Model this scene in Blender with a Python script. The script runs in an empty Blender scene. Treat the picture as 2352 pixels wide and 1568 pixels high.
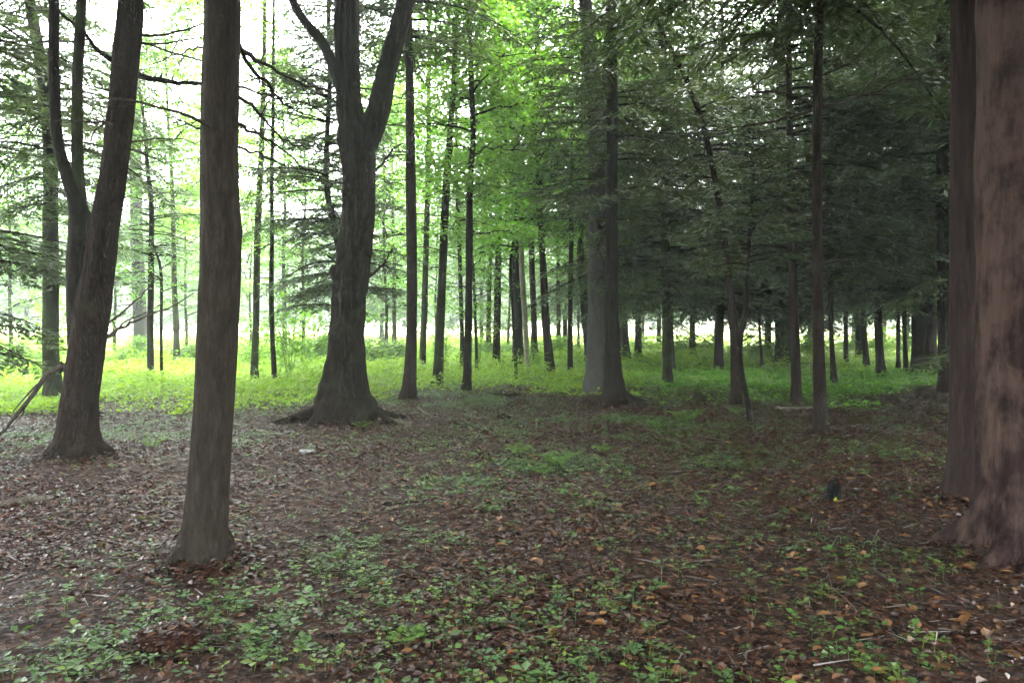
import bpy, math, random
import numpy as np
from mathutils import Vector

R = math.radians
scene = bpy.context.scene
col = scene.collection

# ------------------------------------------------------------------ camera
F = 1829.0                      # focal length in pixels of a 2352 px wide picture
CX, CY, HOR = 1176.0, 784.0, 730.0
EYE = 1.6
PITCH = math.atan((CY - HOR) / F)
cam_d = bpy.data.cameras.new('camera')
cam = bpy.data.objects.new('camera', cam_d)
col.objects.link(cam)
cam_d.sensor_width = 36.0
cam_d.lens = F / 2352.0 * 36.0
cam_d.clip_start = 0.05
cam_d.clip_end = 3000.0
cam.location = (0, 0, EYE)
cam.rotation_euler = (math.pi / 2 - PITCH, 0, 0)
scene.camera = cam

# ------------------------------------------------------------------ sky, sun, exposure
SUN_EL, SUN_AZ = R(52), R(58)        # azimuth from +Y towards +X
world = bpy.data.worlds.new('World')
scene.world = world
world.use_nodes = True
nt = world.node_tree
nt.nodes.clear()
w_out = nt.nodes.new('ShaderNodeOutputWorld')
w_bg = nt.nodes.new('ShaderNodeBackground')
w_sky = nt.nodes.new('ShaderNodeTexSky')
w_sky.sky_type = 'NISHITA'
w_sky.sun_disc = False
w_sky.sun_elevation = SUN_EL
w_sky.sun_rotation = SUN_AZ
w_sky.dust_density = 4.0
w_sky.air_density = 1.0
w_hs = nt.nodes.new('ShaderNodeHueSaturation')     # overcast: the blue is mostly gone
w_hs.inputs['Saturation'].default_value = 0.16
nt.links.new(w_sky.outputs[0], w_hs.inputs['Color'])
nt.links.new(w_hs.outputs[0], w_bg.inputs['Color'])
w_bg.inputs['Strength'].default_value = 0.15
nt.links.new(w_bg.outputs[0], w_out.inputs['Surface'])

sun_d = bpy.data.lights.new('sun', 'SUN')
sun_d.energy = 0.5
sun_d.angle = R(60)
sun_d.color = (1.0, 0.96, 0.90)
sun = bpy.data.objects.new('sun', sun_d)
col.objects.link(sun)
sv = Vector((math.sin(SUN_AZ) * math.cos(SUN_EL), math.cos(SUN_AZ) * math.cos(SUN_EL), math.sin(SUN_EL)))
sun.rotation_euler = sv.to_track_quat('Z', 'Y').to_euler()

scene.view_settings.view_transform = 'Standard'
scene.view_settings.look = 'None'
scene.view_settings.gamma = 1.0
scene.view_settings.exposure = 5.05
scene.render.engine = 'CYCLES'
cy = scene.cycles
cy.max_bounces = 7
cy.diffuse_bounces = 4
cy.glossy_bounces = 2
cy.transmission_bounces = 4
cy.volume_bounces = 0
cy.transparent_max_bounces = 4
cy.caustics_reflective = False
cy.caustics_refractive = False
cy.use_denoising = True
cy.sample_clamp_indirect = 6.0

# ------------------------------------------------------------------ helpers
def smooth(a, b, x):
    t = np.clip((x - a) / (b - a), 0, 1)
    return t * t * (3 - 2 * t)

def _h(ix, iy, iz, s):
    v = np.sin(ix * 127.1 + iy * 311.7 + iz * 74.7 + s * 13.73) * 43758.5453
    return v - np.floor(v)

def vnoise(x, y, z=0.0, s=0):
    """value noise in 0..1, arrays in, arrays out"""
    x, y, z = np.broadcast_arrays(np.asarray(x, float), np.asarray(y, float), np.asarray(z, float))
    ix, iy, iz = np.floor(x), np.floor(y), np.floor(z)
    u, v, w = x - ix, y - iy, z - iz
    u, v, w = u * u * (3 - 2 * u), v * v * (3 - 2 * v), w * w * (3 - 2 * w)
    r = 0
    for dx in (0, 1):
        for dy in (0, 1):
            for dz in (0, 1):
                r = r + _h(ix + dx, iy + dy, iz + dz, s) * (u if dx else 1 - u) * (v if dy else 1 - v) * (w if dz else 1 - w)
    return r

MOUNDS = [((X - CX) / F * (EYE * F / (Y - HOR)), EYE * F / (Y - HOR), a, s_) for X, Y, a, s_ in
          [(127, 912, .06, .6), (181, 1046, .08, .6), (466, 1276, .06, .38), (790, 951, .14, 1.1), (1410, 922, .10, .7), (1374, 898, .08, .7), (2212, 1135, .07, .5), (2362, 1248, .09, .62), (1886, 998, .05, .4), (935, 917, .05, .5)]]
def gz(x, y):
    """height of the ground"""
    x = np.asarray(x, float); y = np.asarray(y, float)
    r = np.hypot(x, y)
    h = 0.11 * (vnoise(x / 3.1 + 7.3, y / 3.1 + 2.2, 0, 5) - 0.5) + 0.035 * (vnoise(x / 0.75, y / 0.75, 0, 6) - 0.5)
    h = h * (1 - smooth(40, 70, r))
    for mx_, my_, ma_, ms_ in MOUNDS:
        h = h + ma_ * np.exp(-((x - mx_) ** 2 + (y - my_) ** 2) / ms_ ** 2)
    # slight mound that runs to the right of the twin trunks
    h = h + 0.16 * np.exp(-((x - 4.1) / 1.9) ** 2 - ((y - 16.6) / 1.0) ** 2)
    return h

def ray(X, Y):
    cx, cyy = (X - CX) / F, (CY - Y) / F
    return np.array([cx, math.cos(PITCH) + cyy * math.sin(PITCH), -math.sin(PITCH) + cyy * math.cos(PITCH)])

def at(X, Y, d):
    r = ray(X, Y)
    return np.array([0, 0, EYE]) + r * (d / r[1])

def ground_at(X, Y):
    r = ray(X, Y)
    z = 0.0
    for _ in range(8):
        d = (EYE - z) / (-r[2] / r[1])
        p = np.array([0, 0, EYE]) + r * (d / r[1])
        z = float(gz(p[0], p[1]))
    p[2] = z
    return p

def mk_mesh(name, parts, mats):
    """parts: (V n x 3, faces m x k, colour n x 3 or None, material index, smooth)"""
    vs, cs, loops, starts, mi, sm = [], [], [], [], [], []
    nv = nl = 0
    for V, Fc, C, m, s in parts:
        V = np.asarray(V, float).reshape(-1, 3)
        Fc = np.asarray(Fc, int)
        if len(V) == 0 or len(Fc) == 0:
            continue
        k = Fc.shape[1]
        vs.append(V)
        cs.append(np.ones((len(V), 3)) * 0.5 if C is None else C)
        loops.append((Fc + nv).ravel())
        starts.append(nl + np.arange(len(Fc)) * k)
        mi.append(np.full(len(Fc), m))
        sm.append(np.full(len(Fc), bool(s)))
        nv += len(V); nl += len(Fc) * k
    V = np.concatenate(vs); L = np.concatenate(loops); S = np.concatenate(starts)
    me = bpy.data.meshes.new(name)
    me.vertices.add(len(V)); me.vertices.foreach_set('co', V.ravel().astype(np.float32))
    me.loops.add(len(L)); me.loops.foreach_set('vertex_index', L.astype(np.int32))
    me.polygons.add(len(S)); me.polygons.foreach_set('loop_start', S.astype(np.int32))
    me.polygons.foreach_set('material_index', np.concatenate(mi).astype(np.int32))
    me.polygons.foreach_set('use_smooth', np.concatenate(sm))
    me.update(calc_edges=True)
    a = me.color_attributes.new('Col', 'FLOAT_COLOR', 'POINT')
    C = np.concatenate(cs)
    a.data.foreach_set('color', np.concatenate([C, np.ones((len(C), 1))], 1).ravel().astype(np.float32))
    for m in mats:
        me.materials.append(m)
    return me

def obj(name, me, parent=None, loc=(0, 0, 0), rot=(0, 0, 0)):
    o = bpy.data.objects.new(name, me)
    col.objects.link(o)
    o.location = loc; o.rotation_euler = rot
    if parent is not None:
        o.parent = parent
    return o

def tag(o, label, cat=None, group=None, kind=None):
    o['label'] = label
    if cat: o['category'] = cat
    if group: o['group'] = group
    if kind: o['kind'] = kind
    return o

def thing(name, label, cat, loc, group=None, rz=0):
    return tag(obj(name, None, None, loc, (0, 0, rz)), label, cat, group)

def resample(P, r, step):
    """Catmull-Rom through the points, about one ring every step metres"""
    P = np.asarray(P, float); r = np.asarray(r, float)
    if len(P) == 2:
        P = np.array([P[0], (P[0] + P[1]) / 2, P[1]]); r = np.array([r[0], (r[0] + r[1]) / 2, r[1]])
    Q = np.concatenate([[2 * P[0] - P[1]], P, [2 * P[-1] - P[-2]]])
    q = np.concatenate([[r[0]], r, [r[-1]]])
    op, orr = [], []
    for i in range(1, len(Q) - 2):
        n = max(1, int(round(np.linalg.norm(Q[i + 1] - Q[i]) / step)))
        for j in range(n):
            t = j / n
            p0, p1, p2, p3 = Q[i - 1], Q[i], Q[i + 1], Q[i + 2]
            op.append(0.5 * (2 * p1 + (p2 - p0) * t + (2 * p0 - 5 * p1 + 4 * p2 - p3) * t * t + (3 * p1 - p0 - 3 * p2 + p3) * t ** 3))
            u = t * t * (3 - 2 * t)
            orr.append(q[i] * (1 - u) + q[i + 1] * u)
    op.append(P[-1]); orr.append(r[-1])
    return np.array(op), np.array(orr)

def tube(P, r, seg=8, rough=0.0, freq=6.0, seed=0, flare=0.0, lobes=5, fh=0.35, tipcap=True):
    """tapering tube along P with radius r; bark relief, root flare at its foot"""
    P = np.asarray(P, float); r = np.asarray(r, float); n = len(P)
    T = np.gradient(P, axis=0); T /= np.linalg.norm(T, axis=1)[:, None] + 1e-9
    a = np.array([1.0, 0, 0]) if abs(T[0][0]) < 0.9 else np.array([0, 1.0, 0])
    U = np.zeros((n, 3)); 
    for i in range(n):
        a = a - T[i] * a.dot(T[i]); a = a / (np.linalg.norm(a) + 1e-9); U[i] = a
    W = np.cross(T, U)
    th = np.arange(seg) / seg * 2 * math.pi
    arc = np.concatenate([[0], np.cumsum(np.linalg.norm(np.diff(P, axis=0), axis=1))])
    rr = np.repeat(r[:, None], seg, 1)
    if flare > 0:
        flare = flare * 1.5
        rs = np.random.RandomState(seed + 11)
        f = np.exp(-np.maximum(arc, 0)[:, None] / fh)
        ph = rs.rand(3) * 6.28
        lob = 0.5 + 0.32 * np.cos(lobes * th + ph[0]) + 0.22 * np.cos((lobes - 2) * th + ph[1]) + 0.12 * np.cos((lobes + 3) * th + ph[2])
        rr = rr * (1 + flare * f * lob[None, :] + 0.25 * flare * np.exp(-arc / (fh * .35))[:, None] * np.maximum(lob, 0)[None, :])
    if rough > 0:
        ct, st = np.cos(th)[None, :], np.sin(th)[None, :]
        av = arc[:, None]
        k = freq
        nz = 0.6 * (vnoise(ct * k * .8 + 5, st * k * .8, av * 2.2, seed) - .5) + 0.8 * (vnoise(ct * 1.4, st * 1.4 + 3, av * 1.1, seed + 1) - .5) \
            + 0.45 * (vnoise(ct * k * 1.9, st * k * 1.9, av * 6.5, seed + 2) - .5)
        rr = rr * (1 + rough * nz)
    V = P[:, None, :] + rr[:, :, None] * (np.cos(th)[None, :, None] * U[:, None, :] + np.sin(th)[None, :, None] * W[:, None, :])
    V = V.reshape(-1, 3)
    i = np.arange(n - 1)[:, None] * seg; j = np.arange(seg)[None, :]; j2 = (j + 1) % seg
    Fc = np.stack([i + j, i + j2, i + seg + j2, i + seg + j], -1).reshape(-1, 4)
    return V, Fc

# ------------------------------------------------------------------ materials
def new_mat(name):
    m = bpy.data.materials.new(name); m.use_nodes = True
    t = m.node_tree; t.nodes.clear()
    return m, t, lambda k: t.nodes.new('ShaderNode' + k), t.links.new

def ramp(n, stops):
    cr = n.color_ramp
    while len(cr.elements) > 1:
        cr.elements.remove(cr.elements[0])
    cr.elements[0].position = stops[0][0]; cr.elements[0].color = (*stops[0][1], 1)
    for p, c in stops[1:]:
        e = cr.elements.new(p); e.color = (*c, 1)

def bark_mat(name, dark, mid, light, moss=0.0, plates=1.0, rough=0.8, sc=1.0, patch=None, zst=.30, relief=.035):
    m, t, N, L = new_mat(name)
    out, bs = N('OutputMaterial'), N('BsdfPrincipled')
    tc, mp = N('TexCoord'), N('Mapping')
    L(tc.outputs['Object'], mp.inputs['Vector'])
    mp.inputs['Scale'].default_value = (sc, sc, sc * zst)
    n1 = N('TexNoise'); n1.inputs['Scale'].default_value = 22; n1.inputs['Detail'].default_value = 7; n1.inputs['Roughness'].default_value = .68
    L(mp.outputs[0], n1.inputs['Vector'])
    vo = N('TexVoronoi'); vo.feature = 'DISTANCE_TO_EDGE'; vo.inputs['Scale'].default_value = 26
    ad = N('VectorMath'); ad.operation = 'MULTIPLY_ADD'; ad.inputs[1].default_value = (.12, .12, .12)
    L(n1.outputs['Color'], ad.inputs[0]); L(mp.outputs[0], ad.inputs[2]); L(ad.outputs[0], vo.inputs['Vector'])
    ra = N('ValToRGB'); ramp(ra, [(0.25, dark), (0.5, mid), (0.78, light)])
    L(n1.outputs['Fac'], ra.inputs[0])
    cr = N('MapRange'); cr.inputs['From Max'].default_value = 0.16; cr.inputs['To Min'].default_value = 1 - 0.55 * plates
    L(vo.outputs['Distance'], cr.inputs['Value'])
    mu = N('MixRGB'); mu.blend_type = 'MULTIPLY'; mu.inputs[0].default_value = 1
    L(ra.outputs[0], mu.inputs[1]); L(cr.outputs[0], mu.inputs[2])
    c = mu.outputs[0]
    if patch:                              # bark flaked off in large irregular patches
        n3 = N('TexNoise'); n3.inputs['Scale'].default_value = 4.6; n3.inputs['Detail'].default_value = 12; n3.inputs['Roughness'].default_value = .66
        mp3 = N('Mapping'); mp3.inputs['Scale'].default_value = (1.3, 1.3, .75); L(tc.outputs['Object'], mp3.inputs[0]); L(mp3.outputs[0], n3.inputs['Vector'])
        r3 = N('ValToRGB'); ramp(r3, [(0.36, (0, 0, 0)), (0.72, (1, 1, 1))]); sxyz = N('SeparateXYZ'); L(tc.outputs['Object'], sxyz.inputs[0])
        gm = N('Math'); gm.operation = 'MULTIPLY_ADD'; gm.inputs[1].default_value = -1.0; gm.inputs[2].default_value = -.235
        L(sxyz.outputs[0], gm.inputs[0]); zr = N('MapRange'); zr.inputs['From Max'].default_value = 1.3; zr.inputs['To Min'].default_value = -.28; zr.inputs['To Max'].default_value = .0; L(sxyz.outputs[2], zr.inputs['Value'])
        g0 = N('Math'); g0.operation = 'ADD'; L(gm.outputs[0], g0.inputs[0]); L(zr.outputs[0], g0.inputs[1])
        g2 = N('Math'); g2.operation = 'ADD'; L(g0.outputs[0], g2.inputs[0]); n3s = N('Math'); n3s.operation = 'MULTIPLY_ADD'; n3s.inputs[1].default_value = 2.1; n3s.inputs[2].default_value = -.55; L(n3.outputs['Fac'], n3s.inputs[0]); L(n3s.outputs[0], g2.inputs[1])
        L(g2.outputs[0], r3.inputs[0])
        x3 = N('MixRGB'); L(r3.outputs[0], x3.inputs[0]); L(c, x3.inputs[1]); x3.inputs[2].default_value = (*patch, 1)
        m3 = N('MixRGB'); m3.blend_type = 'MULTIPLY'; m3.inputs[0].default_value = .8
        L(x3.outputs[0], m3.inputs[1]); L(n1.outputs['Fac'], m3.inputs[2])
        c = m3.outputs[0]
    if moss > 0:
        n2 = N('TexNoise'); n2.inputs['Scale'].default_value = 3.5; n2.inputs['Detail'].default_value = 6
        L(tc.outputs['Object'], n2.inputs['Vector'])
        r2 = N('ValToRGB'); ramp(r2, [(0.62 - .3 * moss, (0, 0, 0)), (0.75 - .2 * moss, (1, 1, 1))])
        L(n2.outputs['Fac'], r2.inputs[0])
        sx = N('Math'); sx.operation = 'MULTIPLY'; sx.inputs[1].default_value = min(1, .35 + .6 * moss)
        L(r2.outputs[0], sx.inputs[0])
        mm = N('MixRGB'); mm.inputs[2].default_value = (0.026, 0.034, 0.011, 1)
        L(sx.outputs[0], mm.inputs[0]); L(c, mm.inputs[1]); c = mm.outputs[0]
    L(c, bs.inputs['Base Color'])
    bs.inputs['Roughness'].default_value = rough
    bs.inputs['Specular IOR Level'].default_value = .04
    hs = N('Math'); hs.operation = 'MULTIPLY_ADD'; hs.inputs[1].default_value = .6 * plates
    L(cr.outputs[0], hs.inputs[0]); L(n1.outputs['Fac'], hs.inputs[2])
    bp = N('Bump'); bp.inputs['Strength'].default_value = 1; bp.inputs['Distance'].default_value = relief
    L(hs.outputs[0], bp.inputs['Height']); L(bp.outputs[0], bs.inputs['Normal'])
    L(bs.outputs[0], out.inputs[0])
    return m

def leaf_mat(name, trans=.4, rough=.45, spec=.4, tint=(1, 1, 1), ttint=(1.15, 1.2, .65)):
    m, t, N, L = new_mat(name)
    out, bs, tr, mx = N('OutputMaterial'), N('BsdfPrincipled'), N('BsdfTranslucent'), N('MixShader')
    at_ = N('Attribute'); at_.attribute_name = 'Col'
    a = N('MixRGB'); a.blend_type = 'MULTIPLY'; a.inputs[0].default_value = 1; a.inputs[2].default_value = (*tint, 1)
    b = N('MixRGB'); b.blend_type = 'MULTIPLY'; b.inputs[0].default_value = 1; b.inputs[2].default_value = (*ttint, 1)
    L(at_.outputs['Color'], a.inputs[1]); L(at_.outputs['Color'], b.inputs[1])
    L(a.outputs[0], bs.inputs['Base Color']); L(b.outputs[0], tr.inputs['Color'])
    bs.inputs['Roughness'].default_value = rough; bs.inputs['Specular IOR Level'].default_value = spec
    mx.inputs[0].default_value = trans
    L(bs.outputs[0], mx.inputs[1]); L(tr.outputs[0], mx.inputs[2]); L(mx.outputs[0], out.inputs[0])
    return m

M = {}
M['dark'] = bark_mat('bark_dark_wet', (0.0053, 0.0036, 0.0026), (0.0125, 0.0085, 0.0062), (0.0249, 0.0182, 0.0134), moss=.25, rough=.75)
M['pine'] = bark_mat('bark_brown_pine', (0.0115, 0.0089, 0.0069), (0.0234, 0.0184, 0.0146), (0.0377, 0.0307, 0.0246), moss=.05, plates=.45, sc=1.2, zst=.24, relief=.025, rough=.85)
M['oak'] = bark_mat('bark_oak', (0.0056, 0.0040, 0.0026), (0.0137, 0.0096, 0.0063), (0.0267, 0.0193, 0.0131), moss=.2, plates=1, sc=.75, rough=.8)
M['mossy'] = bark_mat('bark_mossy', (0.0071, 0.0058, 0.0035), (0.0149, 0.0121, 0.0069), (0.0255, 0.0215, 0.0124), moss=.9)
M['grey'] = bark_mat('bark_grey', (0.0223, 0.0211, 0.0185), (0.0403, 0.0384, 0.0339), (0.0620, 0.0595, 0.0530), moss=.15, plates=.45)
M['pale'] = bark_mat('bark_pale', (.10, .095, .065), (.16, .15, .11), (.22, .21, .16), moss=.3, plates=.3)
M['red'] = bark_mat('bark_reddish', (0.0089, 0.0051, 0.0037), (0.0184, 0.0107, 0.0079), (0.0327, 0.0204, 0.0149), moss=.1, rough=.8)
M['flaky'] = bark_mat('bark_flaked', (0.0123, 0.0064, 0.0061), (0.0238, 0.0131, 0.0123), (0.0385, 0.0230, 0.0197), moss=0, plates=.3, sc=.9, zst=.13, relief=.02, rough=.85, patch=(.072, .045, .037))
M['plum'] = bark_mat('bark_plum_brown', (0.0098, 0.0056, 0.0051), (0.0205, 0.0123, 0.0111), (0.0353, 0.0225, 0.0197), moss=.05, plates=.45, sc=.9, zst=.13, relief=.025, rough=.85)
M['twig'] = bark_mat('dead_twig', (.020, .016, .013), (.040, .032, .026), (.07, .060, .050), moss=.1, plates=.3)
M['log'] = bark_mat('weathered_wood', (.035, .028, .022), (.07, .060, .049), (.125, .113, .096), moss=.3, plates=.3)
M['rot'] = bark_mat('rotten_wood', (.012, .005, .0035), (.030, .012, .008), (.060, .026, .017), moss=0, plates=.6, sc=2)
M['char'] = bark_mat('charred_wood', (.003, .003, .003), (.006, .006, .006), (.012, .011, .011), moss=0, plates=.6, sc=2)
M['needle'] = leaf_mat('conifer_needles', trans=.28, rough=.5, spec=.3)
M['leaf'] = leaf_mat('maple_leaves', trans=.5, rough=.4, spec=.35)
M['grass'] = leaf_mat('meadow_herbs', trans=.45, rough=.5, spec=.25)
M['herb'] = leaf_mat('seedling_leaves', trans=.3, rough=.36, spec=.3)
M['litter'] = leaf_mat('dead_leaves', trans=.08, rough=.36, spec=.19, ttint=(1.2, .9, .6))

def ground_mat():
    m, t, N, L = new_mat('forest_floor')
    out, bs = N('OutputMaterial'), N('BsdfPrincipled')
    tc = N('TexCoord')
    at_ = N('Attribute'); at_.attribute_name = 'Col'
    vo = N('TexVoronoi'); vo.inputs['Scale'].default_value = 21; vo.inputs['Randomness'].default_value = 1
    nw = N('TexNoise'); nw.inputs['Scale'].default_value = 9; nw.inputs['Detail'].default_value = 4
    L(tc.outputs['Object'], nw.inputs['Vector'])
    ad = N('VectorMath'); ad.operation = 'MULTIPLY_ADD'; ad.inputs[1].default_value = (.10, .10, .10)
    L(nw.outputs['Color'], ad.inputs[0]); L(tc.outputs['Object'], ad.inputs[2]); L(ad.outputs[0], vo.inputs['Vector'])
    sp = N('SeparateColor'); L(vo.outputs['Color'], sp.inputs[0])
    ra = N('ValToRGB'); ramp(ra, [(0, (.005, .0024, .0016)), (.35, (.012, .0055, .0033)), (.7, (.024, .0115, .0066)), (.93, (.038, .0195, .0112)), (1, (.055, .034, .021))])
    L(sp.outputs[0], ra.inputs[0])
    n2 = N('TexNoise'); n2.inputs['Scale'].default_value = 1.1; n2.inputs['Detail'].default_value = 5
    L(tc.outputs['Object'], n2.inputs['Vector'])
    soil = N('MixRGB'); r2 = N('ValToRGB'); ramp(r2, [(.5, (0, 0, 0)), (.68, (1, 1, 1))]); L(n2.outputs['Fac'], r2.inputs[0])
    h = N('Math'); h.operation = 'MULTIPLY'; h.inputs[1].default_value = .6; L(r2.outputs[0], h.inputs[0])
    L(h.outputs[0], soil.inputs[0]); L(ra.outputs[0], soil.inputs[1]); soil.inputs[2].default_value = (.015, .0066, .004, 1)
    n3 = N('TexNoise'); n3.inputs['Scale'].default_value = .6; n3.inputs['Detail'].default_value = 8; n3.inputs['Roughness'].default_value = .7
    L(tc.outputs['Object'], n3.inputs['Vector'])
    rg = N('ValToRGB'); ramp(rg, [(.3, (.045, .085, .014)), (.5, (.085, .15, .022)), (.7, (.13, .20, .04))]); L(n3.outputs['Fac'], rg.inputs[0])
    sc = N('SeparateColor'); L(at_.outputs['Color'], sc.inputs[0])
    mx = N('MixRGB'); L(sc.outputs[0], mx.inputs[0]); L(soil.outputs[0], mx.inputs[1])
    fm = N('MixRGB'); L(sc.outputs[1], fm.inputs[0]); L(rg.outputs[0], fm.inputs[1]); fm.inputs[2].default_value = (.36, .38, .20, 1)
    L(fm.outputs[0], mx.inputs[2])
    L(mx.outputs[0], bs.inputs['Base Color'])
    rr = N('MapRange'); rr.inputs['To Min'].default_value = .6; rr.inputs['To Max'].default_value = .95; bs.inputs['Specular IOR Level'].default_value = .1
    L(sp.outputs[1], rr.inputs['Value']); L(rr.outputs[0], bs.inputs['Roughness'])
    bp = N('Bump'); bp.inputs['Strength'].default_value = .7; bp.inputs['Distance'].default_value = .02
    L(vo.outputs['Distance'], bp.inputs['Height']); L(bp.outputs[0], bs.inputs['Normal'])
    L(bs.outputs[0], out.inputs[0])
    return m
M['ground'] = ground_mat()

# ------------------------------------------------------------------ ground
edge_px = [(-700, 945), (0, 945), (300, 935), (560, 925), (700, 930), (900, 908), (1100, 897), (1350, 897), (1450, 908),
           (1560, 918), (1700, 922), (1900, 925), (2060, 905), (2170, 880), (2300, 850), (3000, 830)]
edge_x = np.array([p[0] for p in edge_px], float)
edge_d = np.array([EYE * F / (p[1] - HOR) for p in edge_px])
def grassness(x, y):
    """0 on the leaf litter, 1 well inside the herb layer"""
    y = np.maximum(y, .1)
    X = CX + np.clip(x / y, -2, 2) * F
    db = np.interp(X, edge_x, edge_d)
    n = (vnoise(x / 1.3, y / 1.3, 0, 21) - .5) * 3.0 + (vnoise(x / .4, y / .4, 0, 22) - .5) * 1.2
    return smooth(-1.4, 2.4, y - db + n)

ax = np.concatenate([-np.geomspace(420, 16, 40), np.linspace(-15.8, 15.8, 260), np.geomspace(16, 420, 40)])
ay = np.concatenate([-np.geomspace(420, 4, 26), np.linspace(-3.5, 22, 230), np.geomspace(22.2, 420, 90)])
gx, gy = np.meshgrid(ax, ay)
GV = np.stack([gx, gy, gz(gx, gy)], -1).reshape(-1, 3)
nx, ny = len(ax), len(ay)
ii = (np.arange(ny - 1)[:, None] * nx + np.arange(nx - 1)[None, :]).ravel()
GF = np.stack([ii, ii + 1, ii + nx + 1, ii + nx], -1)
gg = grassness(GV[:, 0], GV[:, 1])
fld = smooth(36, 62, np.hypot(GV[:, 0], GV[:, 1]) + 14 * (vnoise(GV[:, 0] / 9, GV[:, 1] / 9, 0, 23) - .5)) * gg
gme = mk_mesh('ground', [(GV, GF, np.stack([gg, fld, gg], -1), 0, True)], [M['ground']])
tag(obj('ground', gme), 'forest floor of brown leaf litter running out into a green field', kind='structure')

# ------------------------------------------------------------------ foliage builders
def leaf_quads(C, D, length, width, rs, up=None, flop=.35):
    """rhombic leaves: base C, direction D (unit), a little folded"""
    n = len(C)
    rnd = rs.normal(size=(n, 3)) * flop
    up = np.array([0, 0, 1.0]) + rnd if up is None else up + rnd
    S = np.cross(D, up); S /= np.linalg.norm(S, axis=1)[:, None] + 1e-9
    Nn = np.cross(S, D)
    length = np.broadcast_to(length, (n,))[:, None]; width = np.broadcast_to(width, (n,))[:, None]
    mid = C + D * length * .48
    V = np.stack([C, mid + S * width * .5 + Nn * width * .10, C + D * length, mid - S * width * .5 + Nn * width * .10], 1)
    return V.reshape(-1, 3), np.arange(4 * n).reshape(n, 4)

def unit(a):
    return a / (np.linalg.norm(a, axis=-1, keepdims=True) + 1e-9)

def bough(rs, O, az, L, e0, droop, k, c0, sparse=1.0):
    """one flat conifer bough; returns needle quads, their colours, and the wood tube"""
    d = np.array([math.cos(az), math.sin(az), 0.0]); p = np.array([-d[1], d[0], 0.0])
    sway = rs.normal() * .12
    path = lambda s: O + np.outer(s * L, d) + np.outer(sway * L * s * s, p) + np.outer(L * (e0 * s - droop * s * s), [0, 0, 1.0])
    n2 = max(5, int(L / (.085 * k)))
    s = np.sort(np.clip(np.linspace(.12, 1, n2) + rs.normal(size=n2) * .02, .05, 1))
    B = path(s)
    slope = e0 - 2 * droop * s
    side = np.where(np.arange(n2) % 2 == 0, 1.0, -1.0)
    l2 = L * .50 * (.25 + .75 * (1 - s) ** .8) * np.minimum(1, s * 3.2) * rs.uniform(.55, 1.25, n2) + .06
    keep = rs.rand(n2) < sparse
    an = R(52) + rs.normal(size=n2) * .15
    T = unit(np.cos(an)[:, None] * d + (np.sin(an) * side)[:, None] * p + np.outer(slope * .7 - rs.uniform(.0, .35, n2), [0, 0, 1.0]))
    sp = .048 * k
    m = max(2, int(l2.max() / sp))
    u = (np.arange(m) + .5) * sp
    msk = (u[None, :] < l2[:, None]) & keep[:, None]
    Cc = B[:, None, :] + T[:, None, :] * u[None, :, None]
    Cc[:, :, 2] -= .22 * u[None, :] ** 2 + rs.uniform(0, .02, (n2, m))
    Q = np.cross(T, [0, 0, 1.0]); Q = unit(Q)
    out, oc = [], []
    for q in (-1, 1):
        D = unit(T[:, None, :] * .75 + Q[:, None, :] * (.72 * q) + rs.normal(size=(n2, m, 3)) * .22)
        C1 = Cc[msk]; D1 = D[msk]
        ln = rs.uniform(.09, .17, len(C1)) * k
        V, Fq = leaf_quads(C1, D1, ln, ln * rs.uniform(.17, .30, len(C1)), rs)
        out.append(V)
        tip = (np.broadcast_to(u[None, :], (n2, m)) / l2[:, None])[msk]
        c = c0[None, :] * (rs.uniform(.7, 1.25, (len(C1), 1))) * (1 + .35 * tip[:, None] * np.array([1.1, 1.1, .5]))
        oc.append(np.repeat(c, 4, 0))
    V = np.concatenate(out); C = np.concatenate(oc)
    ss = np.linspace(0, .96, 7)
    W = tube(path(ss), (.009 + .011 * L) * (1 - ss * .85), 5)
    return V, C, W

def conifer_crown(seed, zb, zt, Rm, n, k=1.0, axis=None, colr=(.034, .068, .024), e0=.12, droop=.32, zfine=99, low=.8, sparse=1.0, wmat=None, arange=None, power=.75, extra=()):
    rs = np.random.RandomState(seed)
    axis = axis or (lambda z: np.zeros(2))
    vs, cs, parts, nv = [], [], [], 0
    specs = []
    n = int(n * 1.65)
    for i in range(n):
        t = ((i + rs.rand()) / n) ** 1.15
        z = zb + (zt - zb) * t + rs.normal() * .25
        L = Rm * ((1 - t) ** power * rs.uniform(.45, 1.15)) * (low + (1 - low) * min(1, t * 6)) + .2
        a = i * 2.39996 + rs.normal() * .4
        if arange:
            a = rs.uniform(*arange)
        specs.append((z, a, L, e0 + .3 * t + rs.normal() * .07, droop * rs.uniform(.35, 1.9)))
    specs += list(extra)
    for z, a, L, e, dr in specs:
        kk = k if z < zfine else k * 2.0
        c0 = np.array(colr) * rs.uniform(.75, 1.25) * np.array([rs.uniform(.9, 1.15), 1, rs.uniform(.85, 1.15)])
        ax_ = axis(z)
        V, C, W = bough(rs, np.array([ax_[0], ax_[1], z]), a, L, e, dr, kk, c0, sparse)
        vs.append(V); cs.append(C); parts.append((W[0], W[1], None, 1, True))
    V = np.concatenate(vs); C = np.concatenate(cs)
    parts.insert(0, (V, np.arange(len(V)).reshape(-1, 4), C, 0, False))
    return mk_mesh('crown', parts, [M['needle'], wmat or M['dark']])

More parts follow.
